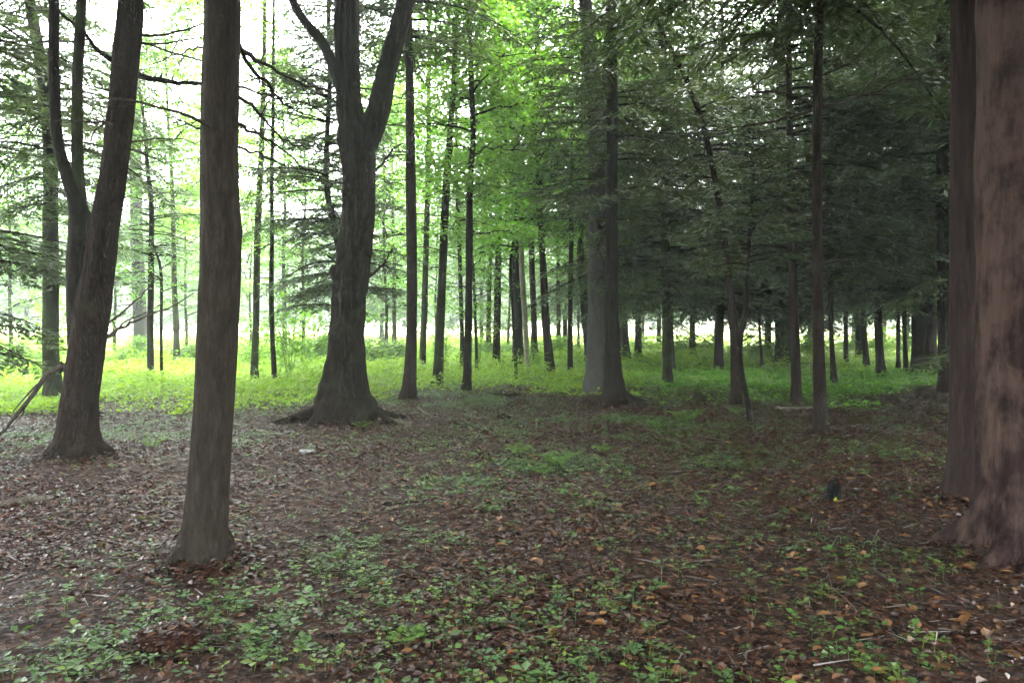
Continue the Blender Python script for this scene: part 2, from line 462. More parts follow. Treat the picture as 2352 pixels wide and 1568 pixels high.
def broad_crown(seed, zb, zt, Rm, nb, nleaf, size=.10, colr=(.085, .19, .022), axis=None, flat=.35, wmat=None, spread=.32, arange=None, clus=7, wood=.022):
    rs = np.random.RandomState(seed)
    axis = axis or (lambda z: np.zeros(2))
    cen, cdir, parts, cc = [], [], [], []
    for i in range(nb):
        t = (i + rs.rand()) / nb
        z = zb + (zt - zb) * t * .92
        a = i * 2.39996 + rs.normal() * .5 if not arange else rs.uniform(*arange)
        L = Rm * (math.sin(math.pi * min(1, .25 + .75 * t)) ** .6) * rs.uniform(.55, 1.1) + .15
        ax_ = axis(z)
        O = np.array([ax_[0], ax_[1], z]); d = np.array([math.cos(a), math.sin(a), 0])
        s = np.linspace(0, 1, 7)
        rise = rs.uniform(.1, .6)
        wob = rs.normal(size=(7, 3)) * .05 * L * s[:, None]
        P = O + np.outer(s * L, d) + np.outer(L * (rise * s - .25 * s * s), [0, 0, 1]) + wob
        W = tube(P, (.4 * wood + wood * .55 * L) * (1 - .85 * s), 5)
        parts.append((W[0], W[1], None, 1, True))
        cb = rs.uniform(.75, 1.3)
        for q in range(clus):
            u = rs.uniform(.3, 1.05)
            base = P[0] * 0 + np.array([np.interp(u, s, P[:, j]) for j in range(3)])
            off = rs.normal(size=3) * np.array([.30, .30, .14]) * L * .6
            tip = base + off
            tw = tube(np.array([base, base + off * .55 + [0, 0, .03], tip]), np.array([.006, .004, .002]) * (1 + L), 3)
            parts.append((tw[0], tw[1], None, 1, True))
            cen.append(tip); cc.append(cb * rs.uniform(.85, 1.2))
    nleaf = int(nleaf * 2.4)
    cen = np.array(cen); cc = np.array(cc)
    idx = rs.randint(0, len(cen), nleaf)
    P = cen[idx] + rs.normal(size=(nleaf, 3)) * np.array([spread, spread, spread * flat])
    th = rs.uniform(0, 2 * math.pi, nleaf)
    D = unit(np.stack([np.cos(th), np.sin(th), rs.uniform(-.75, .15, nleaf)], -1))
    ln = size * rs.uniform(.6, 1.3, nleaf)
    V, Fq = leaf_quads(P, D, ln, ln * rs.uniform(.6, .85, nleaf), rs, flop=.45)
    c = np.array(colr)[None, :] * (cc[idx] * rs.uniform(.75, 1.25, nleaf))[:, None] * np.stack([rs.uniform(.85, 1.25, nleaf), np.ones(nleaf), rs.uniform(.7, 1.3, nleaf)], -1)
    parts.insert(0, (V, Fq, np.repeat(c, 4, 0), 0, False))
    return mk_mesh('crown', parts, [M['leaf'], wmat or M['dark']])

def dead_branch_mesh(seed, L, r0=.014, mat='twig', droop=.18, twigs=9):
    rs = np.random.RandomState(seed)
    s = np.linspace(0, 1, 9)
    P = np.stack([s * L, np.cumsum(rs.normal(size=9)) * .02 * L, L * (.10 * s - droop * s * s) + np.cumsum(rs.normal(size=9)) * .008 * L], -1)
    parts = [(*tube(P, r0 * (1 - .8 * s), 6), None, 0, True)]
    for i in range(twigs):
        u = rs.uniform(.2, .98); b = np.array([np.interp(u, s, P[:, j]) for j in range(3)])
        l = L * rs.uniform(.12, .34) * (1.15 - u); sd = rs.choice([-1, 1])
        e = b + l * np.array([.75, .65 * sd, rs.uniform(-.35, .25)])
        mid = (b + e) / 2 + rs.normal(size=3) * .05 * l
        parts.append((*tube(np.array([b, mid, e]), np.array([.35, .25, .1]) * r0 * (1.2 - u), 4), None, 0, True))
    return mk_mesh('branch', parts, [M[mat]])
DEAD = [dead_branch_mesh(900 + i, L) for i, L in enumerate((.7, 1.0, 1.3, 1.6, 2.0, 1.1))]

def px_branch(root, base, pts, r0, r1, mat='twig', seed=0, twigs=6, name='branch'):
    """a bare branch laid through picture points (x, y, distance)"""
    rs = np.random.RandomState(seed)
    P = np.array([at(x, y, d) for x, y, d in pts]) - base
    r = np.linspace(r0, r1, len(P))
    Q, q = resample(P, r, .12)
    Q[1:-1] += rs.normal(size=(len(Q) - 2, 3)) * .008
    parts = [(*tube(Q, q, 7, rough=.2, seed=seed), None, 0, True)]
    Lt = np.linalg.norm(P[-1] - P[0])
    for i in range(twigs):
        j = rs.randint(len(Q) // 5, len(Q) - 1)
        t = unit(Q[min(j + 1, len(Q) - 1)] - Q[j - 1])
        v = unit(t * .8 + rs.normal(size=3) * .5)
        l = Lt * rs.uniform(.1, .28)
        b = Q[j]; e = b + v * l + np.array([0, 0, -.06 * l])
        mid = (b + e) / 2 + rs.normal(size=3) * .05 * l
        parts.append((*tube(np.array([b, mid, e]), np.array([.55, .4, .15]) * q[j], 4), None, 0, True))
    return obj(name, mk_mesh(name, parts, [M[mat]]), root)

# ------------------------------------------------------------------ trees
def make_trunk(pts, d, H, rough, seed, flare, lobes, fh, step, seg, base, top_r=.03, drift=0.0):
    """pts (x, y, width) from the ground up -> rings in local coordinates; goes on above the frame up to H"""
    P, r = [], []
    z0 = at(pts[0][0], pts[0][1], d)[2]
    for x, y, w in pts:
        p = at(x, y, d)
        p[1] += drift * (p[2] - z0)
        P.append(p); r.append(w / 2 / F * d)
    P = np.array(P); r = np.array(r)
    if P[0][2] > -1 and flare >= 0:
        P[0] = base + [0, 0, -.15]
    if H > P[-1][2] + 1:
        n = 5
        t = P[-1] - P[-2]; t = t / max(t[2], .05)
        for i in range(1, n + 1):
            dz = (H - P[-1][2]) / (n - i + 1)
            dv = np.array([t[0] * .6 ** i, t[1] * .6 ** i, 1.0]) * dz
            P = np.concatenate([P, [P[-1] + dv]])
            r = np.append(r, r[len(pts) - 1] * (1 - i / n) + top_r * i / n)
    P = P - base
    Q, q = resample(P, r, step)
    return Q, q, tube(Q, q, seg, rough=rough, seed=seed, flare=max(flare, 0), lobes=lobes, fh=fh)

def axis_of(Q):
    o = np.argsort(Q[:, 2])
    z = Q[o, 2]
    return lambda zz: np.array([np.interp(zz, z, Q[o, 0]), np.interp(zz, z, Q[o, 1])])

def add_roots(root, base, dirs, bark, start, r0, lift):
    """surface roots that leave the foot of the trunk and sink into the litter"""
    for i, (dx, dy, l) in enumerate(dirs):
        v = np.array([dx, dy]) / math.hypot(dx, dy)
        P = []
        for s in np.linspace(0, 1, 8):
            p = v * (start * .6 + s * l) + np.array([-v[1], v[0]]) * .10 * math.sin(s * 4 + i)
            P.append([p[0], p[1], float(gz(base[0] + p[0], base[1] + p[1])) - base[2] + lift * (1 - s) ** 2.4 - .03 * s - r0 * .12])
        obj('root', mk_mesh('root', [(*tube(*resample(P, np.linspace(r0, r0 * .16, 8), .05), 12, rough=.45, freq=9, seed=i + int(l * 100)), None, 0, True)], [M[bark]]), root)

def tree(name, label, cat, pts, bark, H=15, rough=.24, flare=.35, lobes=5, fh=.3, seg=14, step=.22, crown=None, dead=2, dead_z=(2.2, 5.5), group=None, seed=0, drift=0.0, d=None):
    base = ground_at(pts[0][0], pts[0][1])
    d = base[1]
    root = thing(name, label, cat, base, group)
    Q, q, tb = make_trunk(pts, d, H, rough, seed, flare, lobes, fh, step, seg, base, drift=drift)
    obj('trunk', mk_mesh('trunk', [(*tb, None, 0, True)], [M[bark]]), root)
    ax_ = axis_of(Q)
    if crown is not None:
        if callable(crown):
            me = crown(ax_)
            obj('crown', me, root)
        else:
            a = ax_(6.0)
            obj('crown', crown, root, (a[0], a[1], 0), (0, 0, seed * 1.7)).scale = (1, 1, .9 + .4 * ((seed * .37) % 1))
    rs = random.Random(seed + 500)
    for i in range(dead):
        z = rs.uniform(*dead_z); a = ax_(z)
        b = obj('branch', rs.choice(DEAD), root, (a[0], a[1], z), (0, rs.uniform(-.1, .25), rs.uniform(0, 6.28)))
        s = rs.uniform(.7, 1.25); b.scale = (s, s, s)
    root_info[label] = (root, base, d, ax_)
    return root, base, d
root_info = {}

def hem(seed, zb, zt, Rm, n, **kw):
    return lambda ax_: conifer_crown(seed, zb, zt, Rm, n, axis=ax_, **kw)
def bro(seed, zb, zt, Rm, nb, nl, **kw):
    return lambda ax_: broad_crown(seed, zb, zt, Rm, nb, nl, axis=ax_, **kw)

DARK = (.033, .054, .020)
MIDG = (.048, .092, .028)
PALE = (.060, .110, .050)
# crowns shared by trees whose own crown is out of the picture, or that stand far back
C_high = [conifer_crown(40 + i, 5.6, 17, 3.4, 95, k=1.15, zfine=8.5, colr=DARK, droop=.28) for i in range(3)]
C_low = [conifer_crown(50 + i, 2.1, 15, 3.1, 105, k=1.35, colr=DARK, droop=.26, low=.95, zfine=11) for i in range(3)]
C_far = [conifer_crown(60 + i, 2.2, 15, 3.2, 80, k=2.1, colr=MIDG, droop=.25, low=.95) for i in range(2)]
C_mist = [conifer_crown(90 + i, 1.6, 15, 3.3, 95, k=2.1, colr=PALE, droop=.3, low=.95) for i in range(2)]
C_edge = [broad_crown(95 + i, 1.4, 10, 2.2, 26, 2600, size=.14, colr=(.085, .19, .03), spread=.36) for i in range(2)]
C_maple = [broad_crown(70 + i, 3.6, 12, 2.3, 26, 5200, size=.13) for i in range(2)]

# --- left side
tree('hemlock_tree', 'straight dark trunk green with moss, leftmost of the trunks that reach the ground', 'tree',
     [(127, 912, 52), (122, 880, 38), (117, 800, 35), (116, 650, 34), (116, 500, 32), (116, 400, 30), (113, 300, 29), (100, 180, 27), (78, 60, 24), (68, 0, 23)], 'mossy', H=14, seed=1,
     crown=hem(101, 3.7, 14, 2.3, 84, colr=DARK, k=1.05, droop=.34, zfine=9), dead=7, dead_z=(2.2, 4.8))
root, base, d3 = tree('spruce_tree', 'thick dark leaning trunk with a second upright stem joined low on its left', 'tree',
     [(181, 1046, 118), (180, 1020, 96), (182, 960, 82), (188, 900, 77), (200, 800, 78), (212, 700, 76), (230, 600, 66), (246, 500, 60), (259, 400, 58), (272, 300, 56), (283, 200, 55), (293, 100, 54), (301, 0, 53)], 'red', H=15,
     seed=2, seg=34, step=.08, flare=.25, fh=.22, rough=.26, crown=C_high[0], dead=4, dead_z=(2.6, 4.6))
def limb(root, base, d, pts, bark, H, name='stem', seed=0, seg=14, drift=0, step=.15, rough=.14):
    Q, q, tb = make_trunk(pts, d, H, rough, seed, -1, 5, .3, step, seg, base, drift=drift)
    return obj(name, mk_mesh(name, [(*tb, None, 0, True)], [M[bark]]), root)
add_roots(root, base, [(1, -.2, .45), (-1, -.4, .4), (.3, -1, .4), (-.6, -1, .35)], 'red', .22, .09, .2)
limb(root, base, d3 + .06, [(186, 880, 40), (183, 800, 48), (181, 700, 52), (183, 600, 54), (186, 520, 52), (178, 470, 40), (160, 420, 30), (147, 380, 27), (134, 330, 24), (127, 250, 24), (124, 120, 23), (124, 0, 21)], 'dark', 11, seed=3)
limb(root, base, d3 + .10, [(190, 540, 30), (187, 480, 28), (180, 400, 25), (177, 300, 24), (178, 180, 23), (183, 80, 22), (187, 0, 21)], 'mossy', 12, seed=4)
px_branch(root, base, [(176, 845, 9.2), (150, 850, 9.15), (142, 856, 9.1), (140, 830, 9.1)], .045, .012, 'dark', 5, 0)
px_branch(root, base, [(146, 838, 9.15), (110, 862, 8.9), (60, 925, 8.6), (10, 985, 8.3), (-60, 1075, 7.8)], .035, .012, 'twig', 6, 4)
px_branch(root, base, [(112, 866, 8.95), (80, 885, 8.9), (45, 930, 8.8), (30, 945, 8.7)], .014, .005, 'twig', 7, 2)
px_branch(root, base, [(236, 778, 9.25), (262, 765, 9.4), (310, 738, 9.8), (350, 722, 10.1), (400, 700, 10.4), (446, 672, 10.7)], .022, .006, 'twig', 8, 5)
px_branch(root, base, [(240, 745, 9.25), (290, 712, 9.5), (330, 672, 9.9), (350, 650, 10.0)], .016, .004, 'twig', 9, 4)
px_branch(root, base, [(248, 770, 9.3), (290, 735, 9.5), (340, 718, 9.6), (380, 690, 9.8)], .012, .004, 'twig', 10, 3)
px_branch(root, base, [(316, 172, 9.3), (345, 180, 9.2), (385, 186, 9.1), (430, 192, 9.0), (490, 196, 8.8)], .040, .018, 'dark', 11, 3)
px_branch(root, base, [(262, 142, 9.3), (235, 125, 9.2), (205, 90, 9.1), (165, 55, 9.0), (120, 10, 8.9)], .032, .012, 'dark', 12, 5)
px_branch(root, base, [(320, 82, 9.3), (380, 80, 9.4), (450, 62, 9.6), (490, 50, 9.7)], .018, .006, 'twig', 13, 4)
px_branch(root, base, [(320, 100, 9.3), (370, 102, 9.5), (430, 90, 9.7), (480, 88, 9.8)], .016, .006, 'twig', 14, 4)
px_branch(root, base, [(262, 262, 9.3), (220, 300, 9.5), (200, 350, 9.7)], .014, .005, 'twig', 15, 4)
px_branch(root, base, [(280, 330, 9.3), (330, 322, 9.6), (400, 318, 10.), (450, 330, 10.4)], .014, .005, 'twig', 16, 6)

root, base, d4 = tree('pine_tree', 'nearest straight brown trunk on the left with a swollen ring halfway up', 'tree',
     [(462, 1276, 118), (466, 1245, 104), (473, 1190, 97), (480, 1100, 93), (487, 1000, 90), (494, 900, 89), (500, 760, 88), (505, 640, 88), (507, 560, 90), (508, 530, 92), (507, 500, 86), (505, 440, 84), (505, 300, 82), (507, 150, 80), (510, 0, 79)], 'pine', H=15,
     seed=5, seg=48, step=.05, rough=.13, flare=.5, lobes=6, fh=.16, crown=C_high[1])
add_roots(root, base, [(-1, -.45, .30), (1, -.2, .22), (.2, -1, .25)], 'pine', .13, .06, .13)
for i, (pts, r0, r1, tw) in enumerate([
        ([(548, 105, 5.5), (570, 128, 5.9), (600, 145, 6.4), (650, 172, 7.0), (700, 195, 7.6), (775, 212, 8.4)], .020, .006, 7),
        ([(548, 100, 5.5), (575, 150, 5.9), (620, 200, 6.4), (650, 235, 6.8), (700, 262, 7.3), (770, 285, 7.8)], .017, .005, 8),
        ([(550, 200, 5.5), (590, 212, 6.0), (640, 225, 6.6), (700, 232, 7.2)], .010, .003, 6),
        ([(550, 225, 5.5), (575, 240, 5.8), (610, 275, 6.2), (650, 320, 6.8), (720, 345, 7.4), (790, 358, 8.0)], .014, .004, 8),
        ([(550, 285, 5.5), (585, 305, 5.9), (640, 335, 6.5), (700, 385, 7.2), (790, 420, 8.0)], .013, .004, 8),
        ([(548, 338, 5.5), (590, 350, 5.9), (640, 372, 6.6), (700, 400, 7.2)], .009, .003, 6),
        ([(470, 298, 5.5), (440, 290, 5.9), (400, 270, 6.5), (370, 268, 7.0)], .010, .003, 5),
        ([(470, 110, 5.5), (430, 118, 6.0), (390, 132, 6.6), (340, 150, 7.2)], .008, .003, 5)]):
    px_branch(root, base, pts, r0, r1, 'dark', 40 + i, tw)

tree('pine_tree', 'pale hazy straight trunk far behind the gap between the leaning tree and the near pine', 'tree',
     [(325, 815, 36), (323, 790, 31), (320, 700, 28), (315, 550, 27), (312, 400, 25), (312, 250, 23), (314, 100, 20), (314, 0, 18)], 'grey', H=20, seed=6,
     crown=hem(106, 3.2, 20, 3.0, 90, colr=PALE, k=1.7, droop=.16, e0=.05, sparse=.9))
tree('sapling', 'slim dark trunk curving left at the top, in front of the pale hazy trunk', 'tree',
     [(348, 884, 20), (346, 850, 15), (345, 760, 14), (347, 650, 13), (348, 520, 12), (347, 460, 11), (338, 380, 9), (333, 300, 8), (320, 200, 7)], 'dark', H=0, seed=7, seg=10, rough=.18,
     crown=hem(107, 3.0, 8.5, 1.5, 46, colr=MIDG, k=1.3, droop=.14, sparse=.55))
tree('sapling', 'thin bent dark stem right of the slim curving trunk', 'tree',
     [(374, 891, 11), (371, 840, 8), (370, 740, 7), (371, 650, 7), (366, 600, 6), (356, 575, 5), (348, 545, 4)], 'dark', H=0, seed=8, seg=8, rough=.2,
     crown=bro(108, 2.2, 3.6, .9, 8, 260, size=.07))
# off-frame hemlock whose boughs reach in from the left
tree('hemlock_tree', 'hemlock just outside the left edge with boughs hanging into view', 'tree',
     [(-150, 985, 60), (-150, 700, 46), (-150, 400, 44), (-150, 0, 42)], 'dark', H=15, seed=9,
     crown=hem(109, 4.4, 15, 2.6, 60, colr=DARK, k=1.15, droop=.3, zfine=9,
               extra=[(2.85, .1, 2.1, .02, .17), (2.7, -.35, 2.0, 0, .18), (2.65, .45, 2.2, 0, .18), (2.5, .2, 1.9, -.05, .18), (2.75, -.1, 2.15, .0, .15), (2.45, .0, 2.0, .0, .16), (1.5, .25, 1.6, .1, .25), (1.1, .0, 1.5, .15, .3), (1.3, -.2, 1.6, .1, .3), (1.7, .05, 1.5, .1, .3)]))

# --- between the near pine and the oak
tree('birch_tree', 'slim straight grey trunk, first to the right of the nearest brown trunk', 'tree',
     [(585, 872, 20), (585, 840, 16), (588, 720, 15), (591, 560, 15), (597, 420, 13), (602, 300, 12), (606, 150, 10), (608, 0, 9)], 'mossy', H=13, seed=10, seg=10,
     crown=bro(110, 3.2, 13, 1.3, 18, 1000, size=.10, colr=(.10, .20, .035)))
tree('sapling', 'thin wavy dark trunk, second to the right of the nearest brown trunk', 'tree',
     [(630, 890, 15), (629, 850, 12), (625, 760, 11), (623, 650, 11), (625, 540, 10), (624, 420, 9), (627, 300, 8), (628, 150, 7), (629, 0, 6)], 'dark', H=11, seed=11, seg=10, rough=.2,
     crown=bro(111, 3.6, 11, 1.0, 14, 600, size=.09, colr=(.09, .18, .03)), dead=3)
tree('hemlock_tree', 'thin leaning trunk behind the forked oak with dark boughs spreading to its left', 'tree',
     [(802, 893, 18), (795, 760, 16), (785, 620, 15), (768, 520, 14), (750, 430, 13), (752, 300, 12), (757, 200, 11), (755, 80, 10), (755, 0, 10)], 'mossy', H=13, seed=12, seg=10,
     crown=hem(112, 2.1, 13, 2.1, 125, colr=DARK, k=.95, droop=.22, zfine=9.5, low=.85, e0=.1))

# --- the oak
root, base, d10 = tree('oak_tree', 'great forked oak with spreading roots, thickest trunk near the middle of the wood', 'tree',
     [(790, 951, 150), (789, 925, 126), (789, 895, 104), (793, 850, 90), (797, 800, 80), (800, 740, 75), (803, 680, 76), (808, 640, 80), (815, 590, 78), (821, 540, 76), (824, 470, 72), (824, 400, 70), (821, 360, 74), (815, 320, 80), (806, 270, 62), (799, 200, 54), (797, 100, 54), (797, 0, 54)], 'oak', H=17,
     seed=13, seg=48, step=.08, rough=.36, flare=.4, lobes=6, fh=.2, crown=lambda a: broad_crown(113, 8.0, 17, 5.6, 50, 9000, size=.18, axis=a, colr=(.07, .15, .02)))
limb(root, base, d10, [(822, 372, 50), (838, 325, 62), (858, 285, 56), (874, 230, 50), (888, 170, 46), (906, 105, 44), (920, 50, 42), (932, 0, 40)], 'oak', 14, name='limb', seed=14, seg=28, rough=.3, step=.1)
limb(root, base, d10 - .05, [(800, 250, 30), (784, 200, 30), (765, 150, 25), (738, 95, 22), (712, 65, 20), (692, 38, 19), (672, 0, 18), (655, -50, 16)], 'oak', 9.5, name='limb', seed=15, seg=18, rough=.3, step=.1)
limb(root, base, d10 - .08, [(798, 652, 50), (784, 634, 44), (773, 622, 34), (766, 613, 18), (764, 608, 5)], 'oak', 0, name='burl', seed=16, seg=16, step=.04, rough=.4)
add_roots(root, base, [(-1, -.25, 1.25), (1, -.35, 1.1), (.4, -1, .7), (-.5, -1, .8), (1, .3, 1.1), (-1, .3, 1.0)], 'oak', .30, .15, .24)
for i, (pts, r0, r1) in enumerate([([(852, 402, 14.), (872, 385, 14.2), (900, 345, 14.5), (925, 330, 14.8)], .03, .01),
                                   ([(848, 635, 14.), (865, 622, 14.2), (885, 600, 14.6), (905, 560, 15)], .03, .008),
                                   ([(770, 215, 14), (740, 205, 14.3), (690, 180, 14.8), (620, 160, 15.5)], .02, .006)]):
    px_branch(root, base, pts, r0, r1, 'oak', 60 + i, 5)

# --- middle
tree('spruce_tree', 'straight dark trunk just right of the forked oak, bristling with thin dead branches', 'tree',
     [(935, 917, 40), (940, 885, 31), (944, 820, 27), (946, 720, 25), (946, 600, 24), (944, 450, 23), (942, 300, 20), (940, 150, 18), (938, 0, 16)], 'red', H=14, seed=20, seg=18, rough=.16, flare=.5,
     crown=hem(120, 6.6, 14, 2.1, 46, colr=DARK, k=1.2, droop=.28), dead=22, dead_z=(2.4, 7.2))
tree('maple_tree', 'slim grey trunk, second to the right of the forked oak', 'tree',
     [(970, 852, 18), (971, 820, 15), (975, 700, 14), (979, 560, 13), (983, 420, 12), (985, 250, 10), (985, 100, 9)], 'mossy', H=12, seed=21, seg=10,
     crown=bro(121, 5.0, 12, 1.7, 18, 2600, size=.11))
tree('maple_tree', 'mossy trunk leaning right in the gap between the bristly spruce and the dark wavy sapling', 'tree',
     [(1004, 887, 29), (1006, 860, 23), (1010, 770, 21), (1014, 680, 20), (1019, 560, 19), (1025, 430, 17), (1036, 280, 14), (1044, 150, 12), (1050, 0, 10)], 'mossy', H=13, seed=22, seg=14, rough=.16,
     crown=bro(122, 6.4, 13, 1.9, 22, 3600, size=.12), dead=3)
tree('sapling', 'faint thin trunk close behind the dark wavy sapling', 'tree',
     [(1061, 850, 12), (1061, 780, 10), (1058, 650, 10), (1053, 520, 9), (1049, 400, 8), (1048, 250, 7)], 'dark', H=11, seed=23, seg=8,
     crown=bro(123, 2.6, 11, 1.5, 18, 2300, size=.10))
tree('maple_tree', 'dark wavy sapling trunk kinked at mid height, left of the bright maple crown', 'tree',
     [(1071, 898, 26), (1073, 870, 19), (1075, 780, 17), (1077, 660, 16), (1078, 540, 16), (1079, 440, 15), (1083, 370, 14), (1087, 330, 13), (1085, 240, 12), (1080, 120, 11), (1078, 0, 10)], 'dark', H=12, seed=24, seg=14, rough=.18,
     crown=bro(124, 3.4, 12, 1.6, 26, 4200, size=.11, spread=.26))
tree('sapling', 'thin spindly stem with a few bright leaves, right of the dark wavy sapling foot', 'tree',
     [(1096, 862, 9), (1094, 800, 7), (1091, 720, 7), (1088, 640, 6), (1084, 560, 5), (1090, 500, 4)], 'mossy', H=0, seed=25, seg=8,
     crown=bro(125, 1.2, 5.0, .9, 14, 900, size=.09))
tree('hemlock_tree', 'straight thin trunk alone between the wavy sapling and the dark cluster of trunks', 'tree',
     [(1139, 846, 23), (1140, 820, 18), (1142, 720, 16), (1144, 600, 15), (1145, 480, 14), (1145, 300, 12), (1145, 100, 9)], 'red', H=13, seed=26, seg=10,
     crown=hem(126, 4.2, 13, 1.9, 60, colr=MIDG, k=1.5, droop=.2), dead=5, dead_z=(2, 4))
tree('hemlock_tree', 'broad dark trunk behind the pale stem in the middle cluster', 'tree',
     [(1192, 842, 32), (1191, 815, 26), (1188, 700, 24), (1186, 560, 22), (1184, 400, 19), (1182, 200, 16)], 'dark', H=15, seed=27, seg=12,
     crown=hem(127, 5.0, 15, 2.2, 60, colr=DARK, k=1.6, droop=.22))
tree('maple_tree', 'pale smooth stem in the middle cluster, under the bright green maple crown', 'tree',
     [(1213, 860, 16), (1211, 830, 13), (1206, 740, 12), (1200, 640, 12), (1196, 540, 11), (1192, 440, 10), (1188, 300, 9)], 'pale', H=11, seed=28, seg=10,
     crown=bro(128, 3.7, 11.5, 2.3, 40, 8200, size=.115, colr=(.10, .215, .028), spread=.34))
tree('sapling', 'very thin crooked dark stem just left of the pale smooth stem', 'tree',
     [(1186, 872, 8), (1183, 800, 6), (1177, 700, 6), (1172, 610, 6), (1178, 560, 5), (1183, 500, 4), (1186, 440, 3)], 'dark', H=0, seed=29, seg=8,
     crown=bro(129, 3.2, 5.0, 1.0, 10, 620, size=.11, colr=(.09, .22, .02)))
tree('hemlock_tree', 'dark trunk close right of the pale smooth stem', 'tree',
     [(1229, 834, 20), (1228, 810, 16), (1225, 700, 14), (1221, 580, 13), (1219, 450, 12), (1218, 250, 10)], 'dark', H=14, seed=30, seg=10, crown=hem(130, 6, 14, 1.9, 46, colr=MIDG, k=1.7, droop=.2))
tree('maple_tree', 'dark trunk leaning left, rightmost of the middle cluster', 'tree',
     [(1265, 860, 26), (1262, 830, 20), (1256, 760, 18), (1250, 670, 17), (1244, 560, 15), (1239, 460, 14), (1235, 300, 12), (1234, 100, 9)], 'red', H=13, seed=31, seg=12,
     crown=bro(131, 5.2, 13, 2.2, 30, 5200, size=.12, colr=(.085, .19, .02)))
tree('spruce_tree', 'lone thin straight trunk midway between the middle cluster and the twin trunks', 'tree',
     [(1310, 859, 15), (1309, 820, 12), (1310, 700, 11), (1312, 560, 11), (1313, 400, 10), (1315, 200, 8)], 'dark', H=13, seed=32, seg=10,
     crown=hem(132, 4.2, 13, 1.7, 60, colr=MIDG, k=1.5, droop=.22))
tree('maple_tree', 'crooked trunk bowed left, just behind the twin trunks', 'tree',
     [(1353, 842, 22), (1350, 800, 18), (1344, 740, 17), (1341, 680, 17), (1337, 620, 19), (1333, 580, 16), (1335, 520, 12), (1338, 400, 11), (1340, 200, 9)], 'dark', H=13, seed=33, seg=12, crown=C_maple[0])
# twin trunks
root, base, d23 = tree('hemlock_tree', 'thick smooth grey trunk, back one of the twin trunks', 'tree',
     [(1374, 898, 74), (1373, 870, 62), (1372, 830, 52), (1371, 760, 45), (1371, 660, 42), (1371, 520, 40), (1371, 380, 38), (1370, 280, 38), (1364, 200, 36), (1353, 100, 32), (1344, 0, 30)], 'grey', H=17, seed=34, seg=26, rough=.12, flare=.1,
     crown=hem(134, 3.6, 17, 1.7, 70, colr=DARK, k=1.15, droop=.2, zfine=9.5, arange=None))
limb(root, base, d23, [(1382, 300, 20), (1390, 220, 24), (1398, 120, 26), (1403, 0, 25)], 'dark', 13, seed=35)
root, base, d24 = tree('hemlock_tree', 'dark trunk with flared roots, front one of the twin trunks', 'tree',
     [(1410, 922, 62), (1409, 895, 50), (1407, 850, 38), (1406, 780, 32), (1405, 680, 29), (1405, 540, 28), (1406, 420, 26), (1407, 300, 25), (1406, 150, 22), (1404, 0, 21)], 'dark', H=16, seed=36, seg=28, rough=.24, flare=.35, lobes=5, fh=.25, step=.12,
     crown=hem(136, 3.4, 16, 1.45, 66, colr=DARK, k=1.0, droop=.2, zfine=9, low=1.0), dead=8, dead_z=(2.0, 4.2))
add_roots(root, base, [(-.8, -1, .55), (1, -.5, .8), (1, .1, .9), (.2, -1, .5)], 'red', .2, .10, .22)
px_branch(root, base, [(1418, 600, 15.4), (1435, 640, 15.3), (1460, 670, 15.2)], .02, .006, 'twig', 70, 2)

# --- right side
tree('hemlock_tree', 'dark trunk standing before the bright field just right of the twin trunks', 'tree',
     [(1440, 832, 22), (1437, 800, 18), (1434, 740, 17), (1431, 650, 16), (1430, 450, 14)], 'dark', H=14, seed=37, seg=12, crown=C_low[0])
tree('sapling', 'very thin dark pole squeezed against the right side of the twin trunks', 'tree',
     [(1424, 832, 8), (1423, 780, 6), (1421, 700, 6), (1420, 500, 5)], 'dark', H=9, seed=38, seg=8, crown=hem(138, 3.0, 9, 1.2, 34, colr=MIDG, k=1.6))
tree('hemlock_tree', 'mossy forked-foot trunk in the dark grass, left one of a close pair', 'tree',
     [(1535, 887, 27), (1533, 850, 22), (1531, 780, 21), (1530, 700, 20), (1528, 560, 18), (1525, 300, 15)], 'mossy', H=14, seed=39, seg=14,
     crown=hem(139, 2.2, 14, 2.7, 110, colr=DARK, k=1.1, droop=.2, zfine=10, low=1.0))
tree('hemlock_tree', 'slimmer trunk in the dark grass, right one of a close pair', 'tree',
     [(1546, 852, 14), (1543, 800, 12), (1541, 740, 11), (1540, 500, 10)], 'grey', H=13, seed=40, seg=10, crown=C_low[1])
tree('pine_tree', 'reddish brown trunk against the bright field, left of the leaning sapling', 'tree',
     [(1651, 852, 24), (1651, 820, 21), (1653, 760, 19), (1654, 700, 18), (1655, 500, 15)], 'red', H=14, seed=41, seg=12, crown=C_low[2])
root, base, d29 = tree('hemlock_tree', 'long curved trunk bending far to the left as it rises, beside a leaning sapling', 'tree',
     [(1692, 910, 28), (1691, 880, 24), (1688, 800, 21), (1683, 730, 19), (1672, 620, 17), (1656, 500, 14), (1640, 400, 13), (1618, 300, 12), (1592, 220, 11), (1556, 140, 10), (1524, 80, 9), (1494, 0, 8), (1480, -60, 7)], 'red', H=0, seed=42, seg=16, step=.15,
     crown=hem(142, 4.2, 7.6, 1.7, 26, colr=DARK, k=1.0, droop=.2, low=1.0))
tree('sapling', 'crooked leaning sapling with a bare dark stem at the edge of the litter', 'tree',
     [(1726, 978, 15), (1718, 930, 13), (1706, 870, 12), (1699, 820, 12), (1702, 770, 12), (1711, 730, 12), (1716, 650, 10), (1722, 540, 8), (1730, 420, 6)], 'dark', H=0, seed=43, seg=12, rough=.18, step=.1, flare=.1,
     crown=hem(143, 2.5, 4.5, 1.1, 30, colr=DARK, k=1.0, droop=.2))
